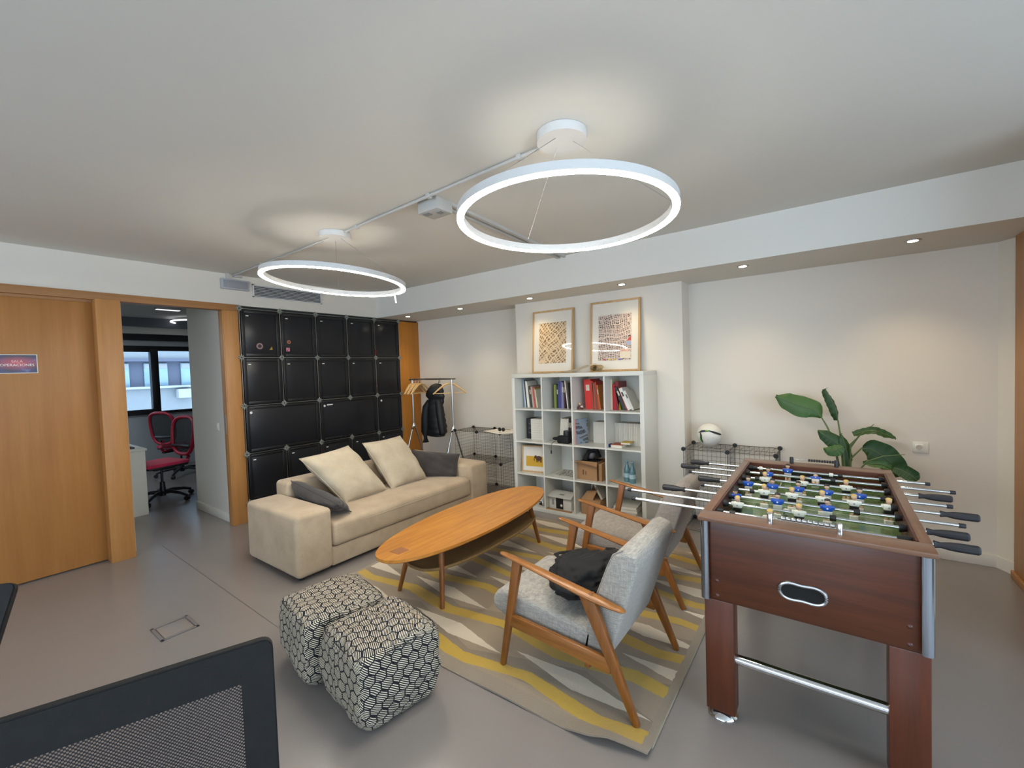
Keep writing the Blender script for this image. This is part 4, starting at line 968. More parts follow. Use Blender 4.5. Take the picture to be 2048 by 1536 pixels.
run(0, 3, -1.722, 3.965, [(0.012, 0.31, 0, '#b98c7c', 'tall terracotta pale book, leftmost in the fourth top compartment'), (0.012, 0.30, 0, '#d0c0a4', 'tall cream book beside the terracotta one'), (0.016, 0.25, 0, '#a01722', 'crimson book in the fourth top compartment'), (0.016, 0.25, 0, '#b81c26', 'bright crimson book beside the crimson one'),
    (0.034, 0.275, -0.02, '#7c1822', 'thick maroon book in the fourth top compartment'), (0.012, 0.235, -0.2, '#a99a28', 'yellow spine leaning beside the maroon book')], g)
run(0, 3, -1.585, 3.955, [(0.030, 0.235, -0.36, '#27343a', 'dark teal book leaning in the fourth top compartment'), (0.012, 0.245, -0.40, '#a23a2a', 'red edged book leaning in the fourth top compartment'), (0.034, 0.225, -0.42, '#dedcd6', 'thick white book leaning in the fourth top compartment'), (0.022, 0.20, -0.42, '#d2d0ca', 'thinner white book leaning at the far right of the top shelf')], g)
# small figurine
fg = MB().m(0).lathe([(0, 0), (0.03, 0), (0.026, 0.02), (0.012, 0.045), (0, 0.05)], 12, (-2.03, 3.93, cellz[0])).m(1).sph((-2.035, 3.93, cellz[0] + 0.055), 0.015, 10).m(2).box(-2.045, -1.995, 3.915, 3.94, cellz[0] + 0.02, cellz[0] + 0.04, 0.005)
solo('figurine', fg, [col('#5a2b22'), col('#c9a68a'), col('#cfc6b8')], 'small brown and pale figurine in front of the red folder', 'figurine')
# second shelf
z1 = cellz[1]; g = 'books on the second shelf'
dk = thing('black_box_file', 'black box file standing in the left compartment of the second shelf', 'box', (-2.69, 4.0, z1))
obj('body', MB().box(-2.735, -2.655, 3.99, 4.16, z1, z1 + 0.225, 0.002), col('#1d2024'), dk)
for k in range(3): obj('label', MB().box(-2.71 + 0.018 * k * 0, -2.665, 3.988, 3.99, z1 + 0.06 + 0.05 * k, z1 + 0.075 + 0.05 * k), col('#474b50'), dk)
for k in range(9):
    zz = z1 + 0.0005 + k * 0.0255
    m = MB().m(0).box(-2.643, -2.432, 3.94, 4.12, zz, zz + 0.0245).m(1).box(-2.6435, -2.4315, 3.939, 3.9402, zz + 0.004, zz + 0.005)
    solo('magazine', m, [col('#d3d0c6'), col('#a9a69c')], 'white magazine lying in the flat pile beside the black box file', 'magazine', 'flat magazine pile')
for k in range(8): book(-2.305 + 0.0135 * k, 3.97, z1, 0.0125, 0.245 - 0.002 * (k % 3), 0.20, 0.09, '#d0cdc2', 'white magazine spine above the camera bag on the second shelf', 'white magazines by the camera', name='magazine')
for k, hx in enumerate(('#141416', '#1b1c20', '#2a2b2e')): book(-2.197 + 0.019 * k, 3.955, z1, 0.018, 0.25, 0.2, 0.07, hx, 'black book upright behind the camera bag, %s of three from the left' % ('first', 'second', 'third')[k], g)
book(-2.145, 3.94, z1, 0.008, 0.24, 0.2, 0.16, '#d9d6ce', 'thin white leaning book right of the black ones', g)
cbg = thing('camera_bag', 'black camera case with a cable on the second shelf', 'bag', (-2.20, 3.9, z1))
obj('body', MB().box(-2.272, -2.13, 3.845, 3.935, z1, z1 + 0.078, 0.022, 4), M['bag'], cbg, smooth=60)
obj('lens', MB().lathe([(0, 0), (0.035, 0), (0.038, 0.03), (0.034, 0.06), (0, 0.06)], 18, M4=Matrix.Translation((-2.175, 3.90, z1 + 0.07))), M['blackpl'], cbg)
obj('pouch', MB().sph((-2.292, 3.875, z1 + 0.045), 0.03, 12, (1.3, 0.9, 0.6)), M['bag'], cbg)
obj('cable', MB().tube([(-2.29, 3.87, z1 + 0.02), (-2.305, 3.835, z1 + 0.012), (-2.312, 3.812, z1 - 0.01), (-2.312, 3.808, z1 - 0.05), (-2.313, 3.808, z1 - 0.07)], 0.0025, 6), M['blackpl'], cbg)
obj('plug', MB().box(-2.319, -2.307, 3.803, 3.813, z1 - 0.105, z1 - 0.07, 0.002), M['blackpl'], cbg)
m = MB().m(0).box(-2.075, -2.05, 3.862, 3.868, z1 + 0.0005, z1 + 0.255).m(1).poly([(-2.05, 3.864, z1 + 0.0005), (-2.0, 4.03, z1 + 0.0005), (-2.004, 4.032, z1 + 0.0005), (-2.054, 3.868, z1 + 0.0005)], (0, 0, 0.255)).m(2).poly([(-2.073, 3.868, z1 + 0.003), (-2.053, 3.868, z1 + 0.003), (-2.006, 4.028, z1 + 0.003), (-2.03, 4.028, z1 + 0.003)], (0, 0, 0.248))
solo('book', m, [col('#d2736c'), M['catalog'], M['pages']], 'thick photographic book with a coral spine turned to show its cover', 'book', g)
for k in range(13): book(-2.0 + 0.0145 * k + 0.05, 4.05 - 0.0 * k, z1, 0.0135, 0.215, 0.13, 0, '#d0cdc4', 'slim white journal in the tight row of the third compartment, second shelf', 'white journals in the third compartment', name='journal')
for k in range(18): book(-1.742 + 0.0172 * k, 4.04, z1, 0.016, 0.215, 0.14, 0, '#cdcac0' if k % 3 else '#c4c1b6', 'slim white journal in the tight row of the fourth compartment, second shelf', 'white journals in the fourth compartment', name='journal')
solo('book', MB().m(0).box(-1.685, -1.575, 3.87, 4.0, z1 + 0.0005, z1 + 0.026).m(1).box(-1.687, -1.573, 3.868, 4.0, z1 + 0.026, z1 + 0.030), [M['pages'], col('#a4523a')], 'small red covered book lying flat before the white journals', 'book', g)
solo('book', MB().m(0).box(-1.60, -1.51, 3.91, 4.02, z1 + 0.031, z1 + 0.046).m(1).box(-1.602, -1.508, 3.908, 4.02, z1 + 0.046, z1 + 0.049), [M['pages'], col('#c0a02e')], 'small yellow booklet lying across the red covered book', 'book', g)
solo('tape_dispenser', MB().box(-1.735, -1.70, 3.87, 3.91, z1 + 0.0005, z1 + 0.03, 0.008).sph((-1.695, 3.90, z1 + 0.02), 0.016, 10), col('#28346a'), 'small dark blue object left of the red covered book', 'stationery')
solo('clip_box', MB().box(-1.405, -1.385, 3.90, 3.93, z1 + 0.0005, z1 + 0.028, 0.003), col('#25221c'), 'tiny dark box at the right end of the second shelf', 'box')
# third shelf
z2 = cellz[2]
fp = thing('framed_picture', 'framed picture of a brown elephant on yellow on the third shelf', 'picture', (-2.6, 3.95, z2))
tm = Matrix.Translation((-2.745, 3.875, z2)) @ Matrix.Rotation(0.16, 4, 'Z') @ Matrix.Rotation(-0.10, 4, 'X')
fw, fhh = 0.315, 0.292
obj('frame', MB().box(0, 0.016, 0, 0.02, 0, fhh, 0.002, M4=tm).box(fw - 0.016, fw, 0, 0.02, 0, fhh, 0.002, M4=tm).box(0.016, fw - 0.016, 0, 0.02, 0, 0.016, 0.002, M4=tm).box(0.016, fw - 0.016, 0, 0.02, fhh - 0.016, fhh, 0.002, M4=tm), M['frame'], fp)
obj('mount', MB().box(0.014, fw - 0.014, 0.008, 0.014, 0.014, fhh - 0.014, M4=tm), M['mat'], fp)
obj('print', MB().box(0.055, fw - 0.05, 0.006, 0.008, 0.065, 0.175, M4=tm), col('#c69a1c', 0.3), fp)
el = MB()
el.sph((0.205, 0.004, 0.155), 0.030, 12, (1.25, 0.08, 0.9), M4=tm).sph((0.168, 0.004, 0.168), 0.018, 10, (1, 0.1, 1), M4=tm)
el.tube([tm @ Vector((0.155, 0.004, 0.165)), tm @ Vector((0.148, 0.004, 0.145)), tm @ Vector((0.152, 0.004, 0.125))], 0.004, 6)
for lx in (0.180, 0.195, 0.222, 0.235): el.box(lx - 0.004, lx + 0.004, 0.002, 0.005, 0.112, 0.14, M4=tm)
obj('elephant', el, col('#4a2a18'), fp)
mg = thing('magazine', 'open patterned black and white magazine lying flat on the third shelf', 'magazine', (-2.25, 3.99, z2))
obj('cover', MB().poly([(-2.34, 3.90, z2 + 0.0005), (-2.14, 3.905, z2 + 0.0005), (-2.155, 4.15, z2 + 0.0005), (-2.36, 4.145, z2 + 0.0005)], (0, 0, 0.006)), M['mag'], mg)
bx = thing('cardboard_box', 'open brown cardboard box with dark contents on the third shelf', 'box', (-1.955, 3.98, z2))
a0, a1, b0, b1, hh = -2.073, -1.84, 3.885, 4.12, 0.185
for q in ((a0, a1, b0, b0 + 0.004), (a0, a1, b1 - 0.004, b1), (a0, a0 + 0.004, b0, b1), (a1 - 0.004, a1, b0, b1)): obj('side', MB().box(q[0], q[1], q[2], q[3], z2, z2 + hh), M['card'], bx)
obj('flap', MB().poly([(a0, b0, z2 + hh), (a1 + 0.0, b0, z2 + hh), (a1 + 0.02, b0 - 0.055, z2 + hh - 0.03), (a0 - 0.02, b0 - 0.055, z2 + hh + 0.01)], (0, 0.002, 0.003)), M['card'], bx)
obj('flap', MB().poly([(a0, b0, z2 + hh), (a0, b1, z2 + hh), (a0 + 0.004, b1, z2 + hh + 0.09), (a0 + 0.002, b0 + 0.01, z2 + hh + 0.09)], (0.003, 0, 0)), M['card'], bx)
obj('contents', MB().box(a0 + 0.01, a1 - 0.01, b0 + 0.01, b1 - 0.01, z2 + 0.01, z2 + hh - 0.01, 0.01).tube([(-2.0, 3.95, z2 + 0.19), (-1.96, 3.97, z2 + 0.27), (-1.9, 4.0, z2 + 0.28), (-1.87, 4.0, z2 + 0.21)], 0.028, 10), M['bag'], bx)
obj('printed_mark', MB().box(-2.0, -1.985, b0 - 0.0005, b0, z2 + 0.05, z2 + 0.10).box(-1.97, -1.96, b0 - 0.0005, b0, z2 + 0.05, z2 + 0.09), M['cardd'], bx)
obj('bubble_wrap', MB().sph((-1.955, 3.99, z2 + 0.24), 0.05, 12, (1, 0.8, 1)), col('#77747a', 0.25), bx)
solo('cardboard_sheet', MB().box(-1.826, -1.796, 3.89, 4.1, z2 + 0.0005, z2 + 0.17, 0.001), M['card'], 'flat piece of cardboard standing right of the open box', 'cardboard')
for k, (bx_, by_) in enumerate(((-1.588, 4.02), (-1.522, 3.985))):
    t = thing('bottle', ('pale blue glass bottle, the left and farther of the two', 'pale blue glass bottle, the right and nearer of the two')[k], 'bottle', (bx_, by_, z2), 0, 'blue bottles on the third shelf')
    obj('glass_body', MB().lathe([(0, 0), (0.028, 0), (0.030, 0.006), (0.030, 0.10), (0.026, 0.125), (0.014, 0.165), (0.011, 0.19), (0.013, 0.195), (0.013, 0.20), (0, 0.20)], 20, (bx_, by_, z2)), M['bluegl'], t, smooth=60)
    obj('label', MB().lathe([(0.0304, 0.045), (0.0307, 0.046), (0.0307, 0.085), (0.0304, 0.086)], 20, (bx_, by_, z2)), M['bottlelab'], t)
    obj('cap', MB().lathe([(0, 0.20), (0.014, 0.20), (0.013, 0.208), (0, 0.208)], 16, (bx_, by_, z2)), col('#8fb3bd', 0.3), t)
# bottom shelf
z3 = cellz[3]
pb = thing('plastic_bag', 'crumpled white and grey plastic bag on the bottom shelf, left compartment', 'bag', (-2.49, 3.9, z3))
m = MB(); m.sph((-2.50, 3.93, z3 + 0.07), 0.07, 14, (0.9, 1.1, 0.95)); rr = random.Random(4)
for v in m.bm.verts: v.co += Vector((rr.uniform(-1, 1), rr.uniform(-1, 1), rr.uniform(-1, 1))) * 0.012; v.co.z = max(v.co.z, z3)
obj('body', m, col('#c9c7c8', 0.35), pb, smooth=0)
obj('dark_fold', MB().box(-2.515, -2.48, 3.855, 3.865, z3 + 0.02, z3 + 0.06, 0.004), M['bag'], pb)
obj('inner_sheet', MB().box(-2.60, -2.45, 4.05, 4.06, z3 + 0.0, z3 + 0.30), col('#c6cad0', 0.4), pb)
wb = thing('white_carton', 'open white printed carton with a black inset on the bottom shelf', 'box', (-2.27, 3.98, z3))
obj('base_card', MB().box(-2.425, -2.12, 3.83, 3.87, z3, z3 + 0.006, 0.001), M['card'], wb)
obj('body', MB().box(-2.405, -2.14, 3.885, 4.10, z3, z3 + 0.135, 0.001), col('#cfcdc6'), wb)
obj('lid', MB().poly([(-2.435, 3.855, z3 + 0.128), (-2.125, 3.855, z3 + 0.128), (-2.15, 4.0, z3 + 0.165), (-2.41, 4.0, z3 + 0.165)], (0, 0, 0.004)), col('#c8c6bf'), wb)
obj('black_inset', MB().box(-2.32, -2.235, 3.882, 3.886, z3 + 0.006, z3 + 0.13), M['blackpl'], wb)
obj('silver_disc', MB().lathe([(0, 0), (0.013, 0), (0.013, 0.002), (0, 0.002)], 16, M4=Matrix.Translation((-2.255, 3.882, z3 + 0.045)) @ Matrix.Rotation(PI / 2, 4, 'X')), M['whitepl'], wb)
obj('printed_lines', MB().box(-2.37, -2.345, 3.884, 3.8855, z3 + 0.04, z3 + 0.10).box(-2.29, -2.24, 3.90, 3.96, z3 + 0.1515, z3 + 0.152), col('#8f8e8a'), wb)
cb2 = thing('cardboard_box', 'closed brown cardboard box on the bottom shelf, third compartment', 'box', (-1.93, 4.0, z3))
obj('body', MB().box(-2.03, -1.82, 3.89, 4.13, z3, z3 + 0.15, 0.002), M['card'], cb2)
obj('flap', MB().poly([(-2.03, 3.89, z3 + 0.15), (-1.90, 3.89, z3 + 0.15), (-1.87, 3.93, z3 + 0.24), (-1.99, 3.95, z3 + 0.22)], (0, 0.003, 0.002)), M['card'], cb2)
obj('flap', MB().poly([(-2.03, 4.12, z3 + 0.15), (-1.82, 4.12, z3 + 0.15), (-1.82, 4.13, z3 + 0.27), (-2.0, 4.13, z3 + 0.27)], (0, 0.003, 0)), M['cardd'], cb2)
book(-1.83, 3.93, z3 + 0.155, 0.022, 0.16, 0.15, -0.5, '#b9b2a2', 'grey beige book leaning on top of the closed cardboard box', 'books on the bottom shelf')
stk = [('#b7b2a6', 'bottom thick grey volume of the pile on the bottom shelf', 0.05, 0.27), ('#c9c4b6', 'pale beige volume second in the pile on the bottom shelf', 0.035, 0.25), ('#a9a498', 'grey volume third in the pile on the bottom shelf', 0.03, 0.25), ('#cbc7ba', 'cream volume on top of the pile on the bottom shelf', 0.025, 0.22)]
zz = z3 + 0.0005
for k, (hx, lb, th, wd) in enumerate(stk):
    m = MB(); R_ = Matrix.Translation((-1.58, 4.02, 0)) @ Matrix.Rotation(0.06 * (k - 1), 4, 'Z')
    m.m(0).box(-wd / 2, wd / 2, -0.14, 0.13, zz, zz + 0.003, M4=R_).box(-wd / 2, wd / 2, -0.14, 0.13, zz + th - 0.003, zz + th, M4=R_).box(-wd / 2, -wd / 2 + 0.003, -0.14, 0.13, zz + 0.003, zz + th - 0.003, M4=R_)
    m.m(1).box(-wd / 2 + 0.003, wd / 2 - 0.006, -0.136, 0.126, zz + 0.003, zz + th - 0.003, M4=R_)
    solo('book', m, [col(hx), M['pages']], lb, 'book', 'books on the bottom shelf'); zz += th + 0.001

# posters leaning on top of the bookcase
def poster(x0, x1, h, mp, label, texts=False):
    tl = math.atan2(0.062, h); t = thing('framed_poster', label, 'poster', ((x0 + x1) / 2, 4.06, W), 0, 'framed maps on the bookcase')
    wd = x1 - x0; Mt = Matrix.Translation((x0, 4.10, W + 0.001)) @ Matrix.Rotation(-tl, 4, 'X'); b = 0.020; D = 0.030
    for q in ((0, b, 0, h), (wd - b, wd, 0, h), (b, wd - b, 0, b), (b, wd - b, h - b, h)): obj('frame_bar', MB().box(q[0], q[1], 0, D, q[2], q[3], 0.002, M4=Mt), M['frame'], t)
    obj('mount', MB().box(b, wd - b, 0.008, 0.014, b, h - b, M4=Mt), M['mat'], t)
    px0, px1, pz0, pz1 = wd * 0.17, wd * 0.83, h * 0.155, h * 0.80
    pr = obj('print', MB().box(px0, px1, 0.0065, 0.008, pz0, pz1, M4=Mt), mp, t)
    if texts:
        obj('caption_panel', MB().box(px1 - 0.115, px1 - 0.004, 0.0055, 0.0066, pz0 + 0.02, pz0 + 0.115, M4=Mt), col('#d8cbb4', 0.3), pr)
        obj('red_corner', MB().poly([Mt @ Vector(p) for p in ((px1 - 0.045, 0.0062, pz0 + 0.19), (px1, 0.0062, pz0 + 0.19), (px1, 0.0062, pz0 + 0.245))], (0, 0.0004, 0)), col('#c4433a', 0.3), pr)
        obj('blue_patch', MB().box(px1 - 0.05, px1, 0.006, 0.0066, pz0 + 0.15, pz0 + 0.185, M4=Mt), col('#9aa3bd', 0.3), pr)
        for k, hx in enumerate(('#b03a3c', '#d0a640', '#c8a24a', '#5c62a8')): obj('footer_mark', MB().box(px0 + 0.05 + 0.055 * k, px0 + 0.085 + 0.055 * k, 0.006, 0.0066, pz0 + 0.004, pz0 + 0.016, M4=Mt), col(hx, 0.3), pr)
        TM = Mt @ Matrix(((1, 0, 0, px1 - 0.06), (0, 0, -1, 0.005), (0, 1, 0, pz0 + 0.095), (0, 0, 0, 1)))
        text('lettering', 'GRACIA', 0.030, col('#c4392f', 0.3), TM, pr)
    else: obj('caption_panel', MB().box(px0 + 0.004, px0 + 0.09, 0.0055, 0.0066, pz0 + 0.004, pz0 + 0.035, M4=Mt), col('#d2b892', 0.3), pr)
    return t
poster(-2.715, -2.195, 0.70, M['map1'], 'left framed tan street map in a pale wooden frame on the bookcase')
poster(-1.995, -1.468, 0.72, M['map2'], 'right framed dark street map lettered GRACIA on the bookcase', True)
def roll():
    t = thing('paper_roll', 'loosely rolled cream paper lying on the bookcase before the framed maps', 'paper', (-2.1, 3.9, W))
    m = MB(); n = 26; rows = []
    for j, y in enumerate((3.845, 3.93, 4.02)):
        r = []
        for i in range(n):
            x = -2.66 + 0.80 * i / (n - 1)
            z = W + 0.004 + 0.010 * max(0, math.sin(i * 0.5 + j)) + (0.075 * max(0, 1 - abs(x + 1.90) / 0.30) ** 1.3)
            r.append(m.bm.verts.new((x, y + 0.012 * math.sin(i * 0.4), z)))
        rows.append(r)
    for a, b in zip(rows, rows[1:]):
        for i in range(n - 1): m.bm.faces.new((a[i], a[i + 1], b[i + 1], b[i]))
    bmesh.ops.solidify(m.bm, geom=m.bm.faces[:], thickness=0.002)
    obj('sheet', m, M['paper'], t, smooth=60)
    m = MB(); sp = [(-1.83 + (0.045 - 0.0009 * k) * math.cos(k * 0.35), 0, W + 0.04 + (0.036 - 0.0007 * k) * math.sin(k * 0.35)) for k in range(36)]
    pr = [[m.bm.verts.new((p[0], y, p[2])) for p in sp] for y in (3.85, 3.99)]
    for i in range(len(sp) - 1): m.bm.faces.new((pr[0][i], pr[0][i + 1], pr[1][i + 1], pr[1][i]))
    bmesh.ops.solidify(m.bm, geom=m.bm.faces[:], thickness=0.0015)
    obj('rolled_end', m, col('#cdbd98', 0.7), t, smooth=60)
roll()

# ------------------------------------------------------------------ wire grid cubes
def wire_cubes(name, xs, yf, yb, zs_, label, skip=()):
    t = thing(name, label, 'storage cubes', ((xs[0] + xs[-1]) / 2, (yf + yb) / 2, 0), 0, 'wire grid storage cubes')
    def panel(o, u, v, n=9):       # o corner, u,v edge vectors
        m = MB(); o, u, v = Vector(o), Vector(u), Vector(v)
        for k in range(n + 1):
            a = k / n; r = 0.0024 if k in (0, n) else 0.0011
            m.tube([o + u * a, o + u * a + v], r, 4).tube([o + v * a, o + v * a + u], r, 4)
        m.m(0); return m
    for i in range(len(xs) - 1):
        dx = xs[i + 1] - xs[i]
        for z in zs_: obj('wire_panel', panel((xs[i], yf, z), (dx, 0, 0), (0, yb - yf, 0)), M['wire'], t, smooth=0)
        for z, zz in zip(zs_, zs_[1:]): obj('wire_panel', panel((xs[i], yb, z), (dx, 0, 0), (0, 0, zz - z)), M['wire'], t, smooth=0)
    for x in xs:
        for z, zz in zip(zs_, zs_[1:]): obj('wire_panel', panel((x, yf, z), (0, yb - yf, 0), (0, 0, zz - z)), M['wire'], t, smooth=0)
    for x in xs:
        for y in (yf, yb):
            for z in zs_: obj('connector', MB().lathe([(0, -0.011), (0.018, -0.010), (0.020, 0), (0.018, 0.010), (0, 0.011)], 12, M4=Matrix.Translation((x, y, z)) @ Matrix.Rotation(PI / 2, 4, 'X')), M['blackpl'], t)
    return t
wire_cubes('wire_storage_cubes', [-3.89, -3.525, -3.16], 4.04, 4.40, [0.022, 0.39, 0.758], 'black wire grid storage cubes between the coat rack and the bookcase')
wire_cubes('wire_storage_cubes', [-1.06, -0.70, -0.345], 4.03, 4.40, [0.022, 0.385, 0.750], 'black wire grid storage cubes carrying the football right of the bookcase')
m = MB(); m.poly([(-3.44, 4.07, 0.772), (-3.09, 3.94, 0.772), (-2.90, 4.16, 0.772), (-3.12, 4.37, 0.772), (-3.36, 4.34, 0.772)], (0, 0, 0.002))
solo('paper_sheet', m, M['paper'], 'large white paper sheet lying on the left wire cubes', 'paper')
gl = thing('sunglasses', 'small dark sunglasses lying on the white paper sheet', 'glasses', (-3.2, 4.15, 0.776))
for dx in (-0.028, 0.028): obj('lens', MB().lathe([(0, 0), (0.024, 0), (0.024, 0.006), (0, 0.010)], 14, M4=Matrix.Translation((-3.20 + dx, 4.13, 0.797)) @ Matrix.Rotation(PI / 2, 4, 'X')), M['blackpl'], gl)
obj('bridge', MB().tube([(-3.21, 4.127, 0.80), (-3.19, 4.127, 0.80)], 0.003, 6), M['blackpl'], gl)
for dx in (-0.052, 0.052): obj('temple', MB().tube([(-3.20 + dx, 4.13, 0.80), (-3.20 + dx * 0.95, 4.24, 0.785)], 0.003, 6), M['blackpl'], gl)
# football
def football():
    t = thing('football', 'white football with black and green marks on the right wire cubes', 'ball', (-0.88, 4.22, 0.752))
    c = Vector((-0.88, 4.22, 0.752 + 0.108)); R_ = 0.106
    m = MB(); b = bmesh.new(); bmesh.ops.create_icosphere(b, subdivisions=4, radius=R_)
    for v in b.verts: v.co += c
    m.merge(b); obj('shell', m, plain('football_leather', '#d9d7ce', 0.35, var=0.03, nscale=30, bump=0.2), t)
    def P(a, e, r=R_ + 0.0012):  # a: azimuth from -y towards +x, e: elevation
        return c + Vector((math.sin(a) * math.cos(e), -math.cos(a) * math.cos(e), math.sin(e))) * r
    def strip(pts, ws, mt, nm):
        m = MB(); L = []
        p2, w2 = [], []
        for i in range(len(pts) - 1):
            for q in range(6):
                f = q / 6; g_ = f * f * (3 - 2 * f); p2.append((pts[i][0] * (1 - f) + pts[i + 1][0] * f, pts[i][1] * (1 - f) + pts[i + 1][1] * f)); w2.append(ws[i] * (1 - g_) + ws[i + 1] * g_)
        pts = p2 + [pts[-1]]; ws = w2 + [ws[-1]]
        for i, (a, e) in enumerate(pts):
            a2, e2 = pts[min(i + 1, len(pts) - 1)]; a1, e1 = pts[max(i - 1, 0)]
            d = Vector((a2 - a1, e2 - e1)); d.normalize(); n = Vector((-d.y, d.x)) * ws[i]
            L.append((m.bm.verts.new(P(a + n.x, e + n.y)), m.bm.verts.new(P(a - n.x, e - n.y))))
        for p, q in zip(L, L[1:]): m.bm.faces.new((p[0], q[0], q[1], p[1]))
        obj(nm, m, mt, t)
    k_ = 0.12
    strip([(-0.95 + k_, 0.25), (-0.6 + k_, 0.42), (-0.2 + k_, 0.48), (0.1 + k_, 0.50), (0.5 + k_, 0.36), (1.0 + k_, 0.18), (1.35 + k_, 0.12)], [0.02, 0.10, 0.08, 0.05, 0.09, 0.09, 0.02], col('#23272b', 0.3), 'black_stripe')
    strip([(-0.75 + k_, 0.38), (-0.6 + k_, 0.05), (-0.62 + k_, -0.3), (-0.5 + k_, -0.6)], [0.03, 0.09, 0.11, 0.03], col('#2f3a2c', 0.3), 'dark_stripe')
    strip([(-0.70 + k_, -0.05), (-0.70 + k_, -0.35), (-0.56 + k_, -0.62)], [0.02, 0.07, 0.02], col('#4f9a2c', 0.3), 'green_stripe')
    strip([(-0.25 + k_, 0.50), (0.05 + k_, 0.52)], [0.05, 0.03], col('#5fae3a', 0.3), 'green_patch')
    for pts in ([(-0.3, -0.1), (0.1, -0.25), (0.5, -0.1)], [(0.1, -0.25), (0.1, -0.75)], [(0.5, -0.1), (0.55, 0.3)], [(-0.3, -0.1), (-0.5, 0.2)], [(0.5, -0.1), (0.9, -0.3)]):
        obj('seam', MB().tube([P(pts[0][0] + (pts[i][0] - pts[0][0]), pts[i][1], R_ + 0.0002) for i in range(len(pts))], 0.0011, 5), col('#a5a297', 0.6), t)
football()

# ------------------------------------------------------------------ coat rack, hangers, jacket
rk = thing('coat_rack', 'chrome two post coat rack behind the sofa beside the wooden panel', 'coat rack', (-4.31, 4.05, 0))
obj('rail', MB().tube([(-4.74, 4.05, 1.425), (-3.86, 4.05, 1.425)], 0.012, 12), M['steel'], rk)
for x in (-4.685, -3.925):
    p = obj('post', MB().tube([(x, 4.05, 0.78), (x, 4.05, 1.425)], 0.011, 12), M['steel'], rk)
    obj('joint', MB().lathe([(0, 0), (0.02, 0), (0.02, 0.04), (0.014, 0.05), (0, 0.05)], 14, (x, 4.05, 0.77)), M['chrome'], p)
    obj('knob', MB().sph((x + 0.005, 4.02, 0.745), 0.014, 10), M['blackpl'], p)
    for s_ in (-1, 1):
        lg = obj('leg', MB().tube([(x, 4.05 + 0.012 * s_, 0.80), (x, 4.05 + 0.27 * s_, 0.045)], 0.010, 12), M['chrome' if s_ < 0 else 'steel'], rk)
        obj('castor', MB().lathe([(0, -0.009), (0.022, -0.009), (0.022, 0.009), (0, 0.009)], 14, M4=Matrix.Translation((x, 4.05 + 0.27 * s_, 0.023)) @ Matrix.Rotation(PI / 2, 4, 'Y')), M['blackpl'], lg)
def hanger(x, yaw, label, zt=1.437, group='wooden hangers'):
    t = thing('hanger', label, 'hanger', (0, 0, 0), 0, group)
    pts = [(0.0, 0, -0.07), (0.06, 0, -0.085), (0.13, 0, -0.135), (0.19, 0, -0.185), (0.215, 0, -0.205)]
    obj('shoulders', MB().tube([(-p[0], 0, p[2]) for p in pts[::-1]] + pts[1:], [0.007, 0.010, 0.012, 0.013, 0.013, 0.013, 0.012, 0.010, 0.007], 10), M['hangwood'], t, smooth=60)
    obj('bar', MB().tube([(-0.195, 0, -0.198), (0.195, 0, -0.198)], 0.005, 8), M['hangwood'], t)
    obj('hook', MB().tube([(0, 0, -0.065), (0, 0, -0.03), (0.012, 0, -0.018), (0.014, 0, -0.003), (0.006, 0, 0.003), (-0.004, 0, 0.0)], 0.0022, 6), M['steel'], t)
    t.location = (x, 4.05, zt); t.rotation_euler = (0, 0, yaw); return t
hl = ['leftmost wooden hanger on the chrome rack', 'second wooden hanger from the left on the rack', 'third wooden hanger from the left on the rack', 'fourth wooden hanger from the left on the rack', 'fifth wooden hanger from the left on the rack', 'sixth wooden hanger, just left of the black jacket']
for k, (x, yw) in enumerate(((-4.70, 1.95), (-4.655, 1.80), (-4.62, 1.86), (-4.585, 1.80), (-4.55, 1.88), (-4.50, 1.72))): hanger(x, yw, hl[k])
hanger(-3.965, 0.80, 'empty wooden hanger over the right post, right of the jacket', zt=1.437)
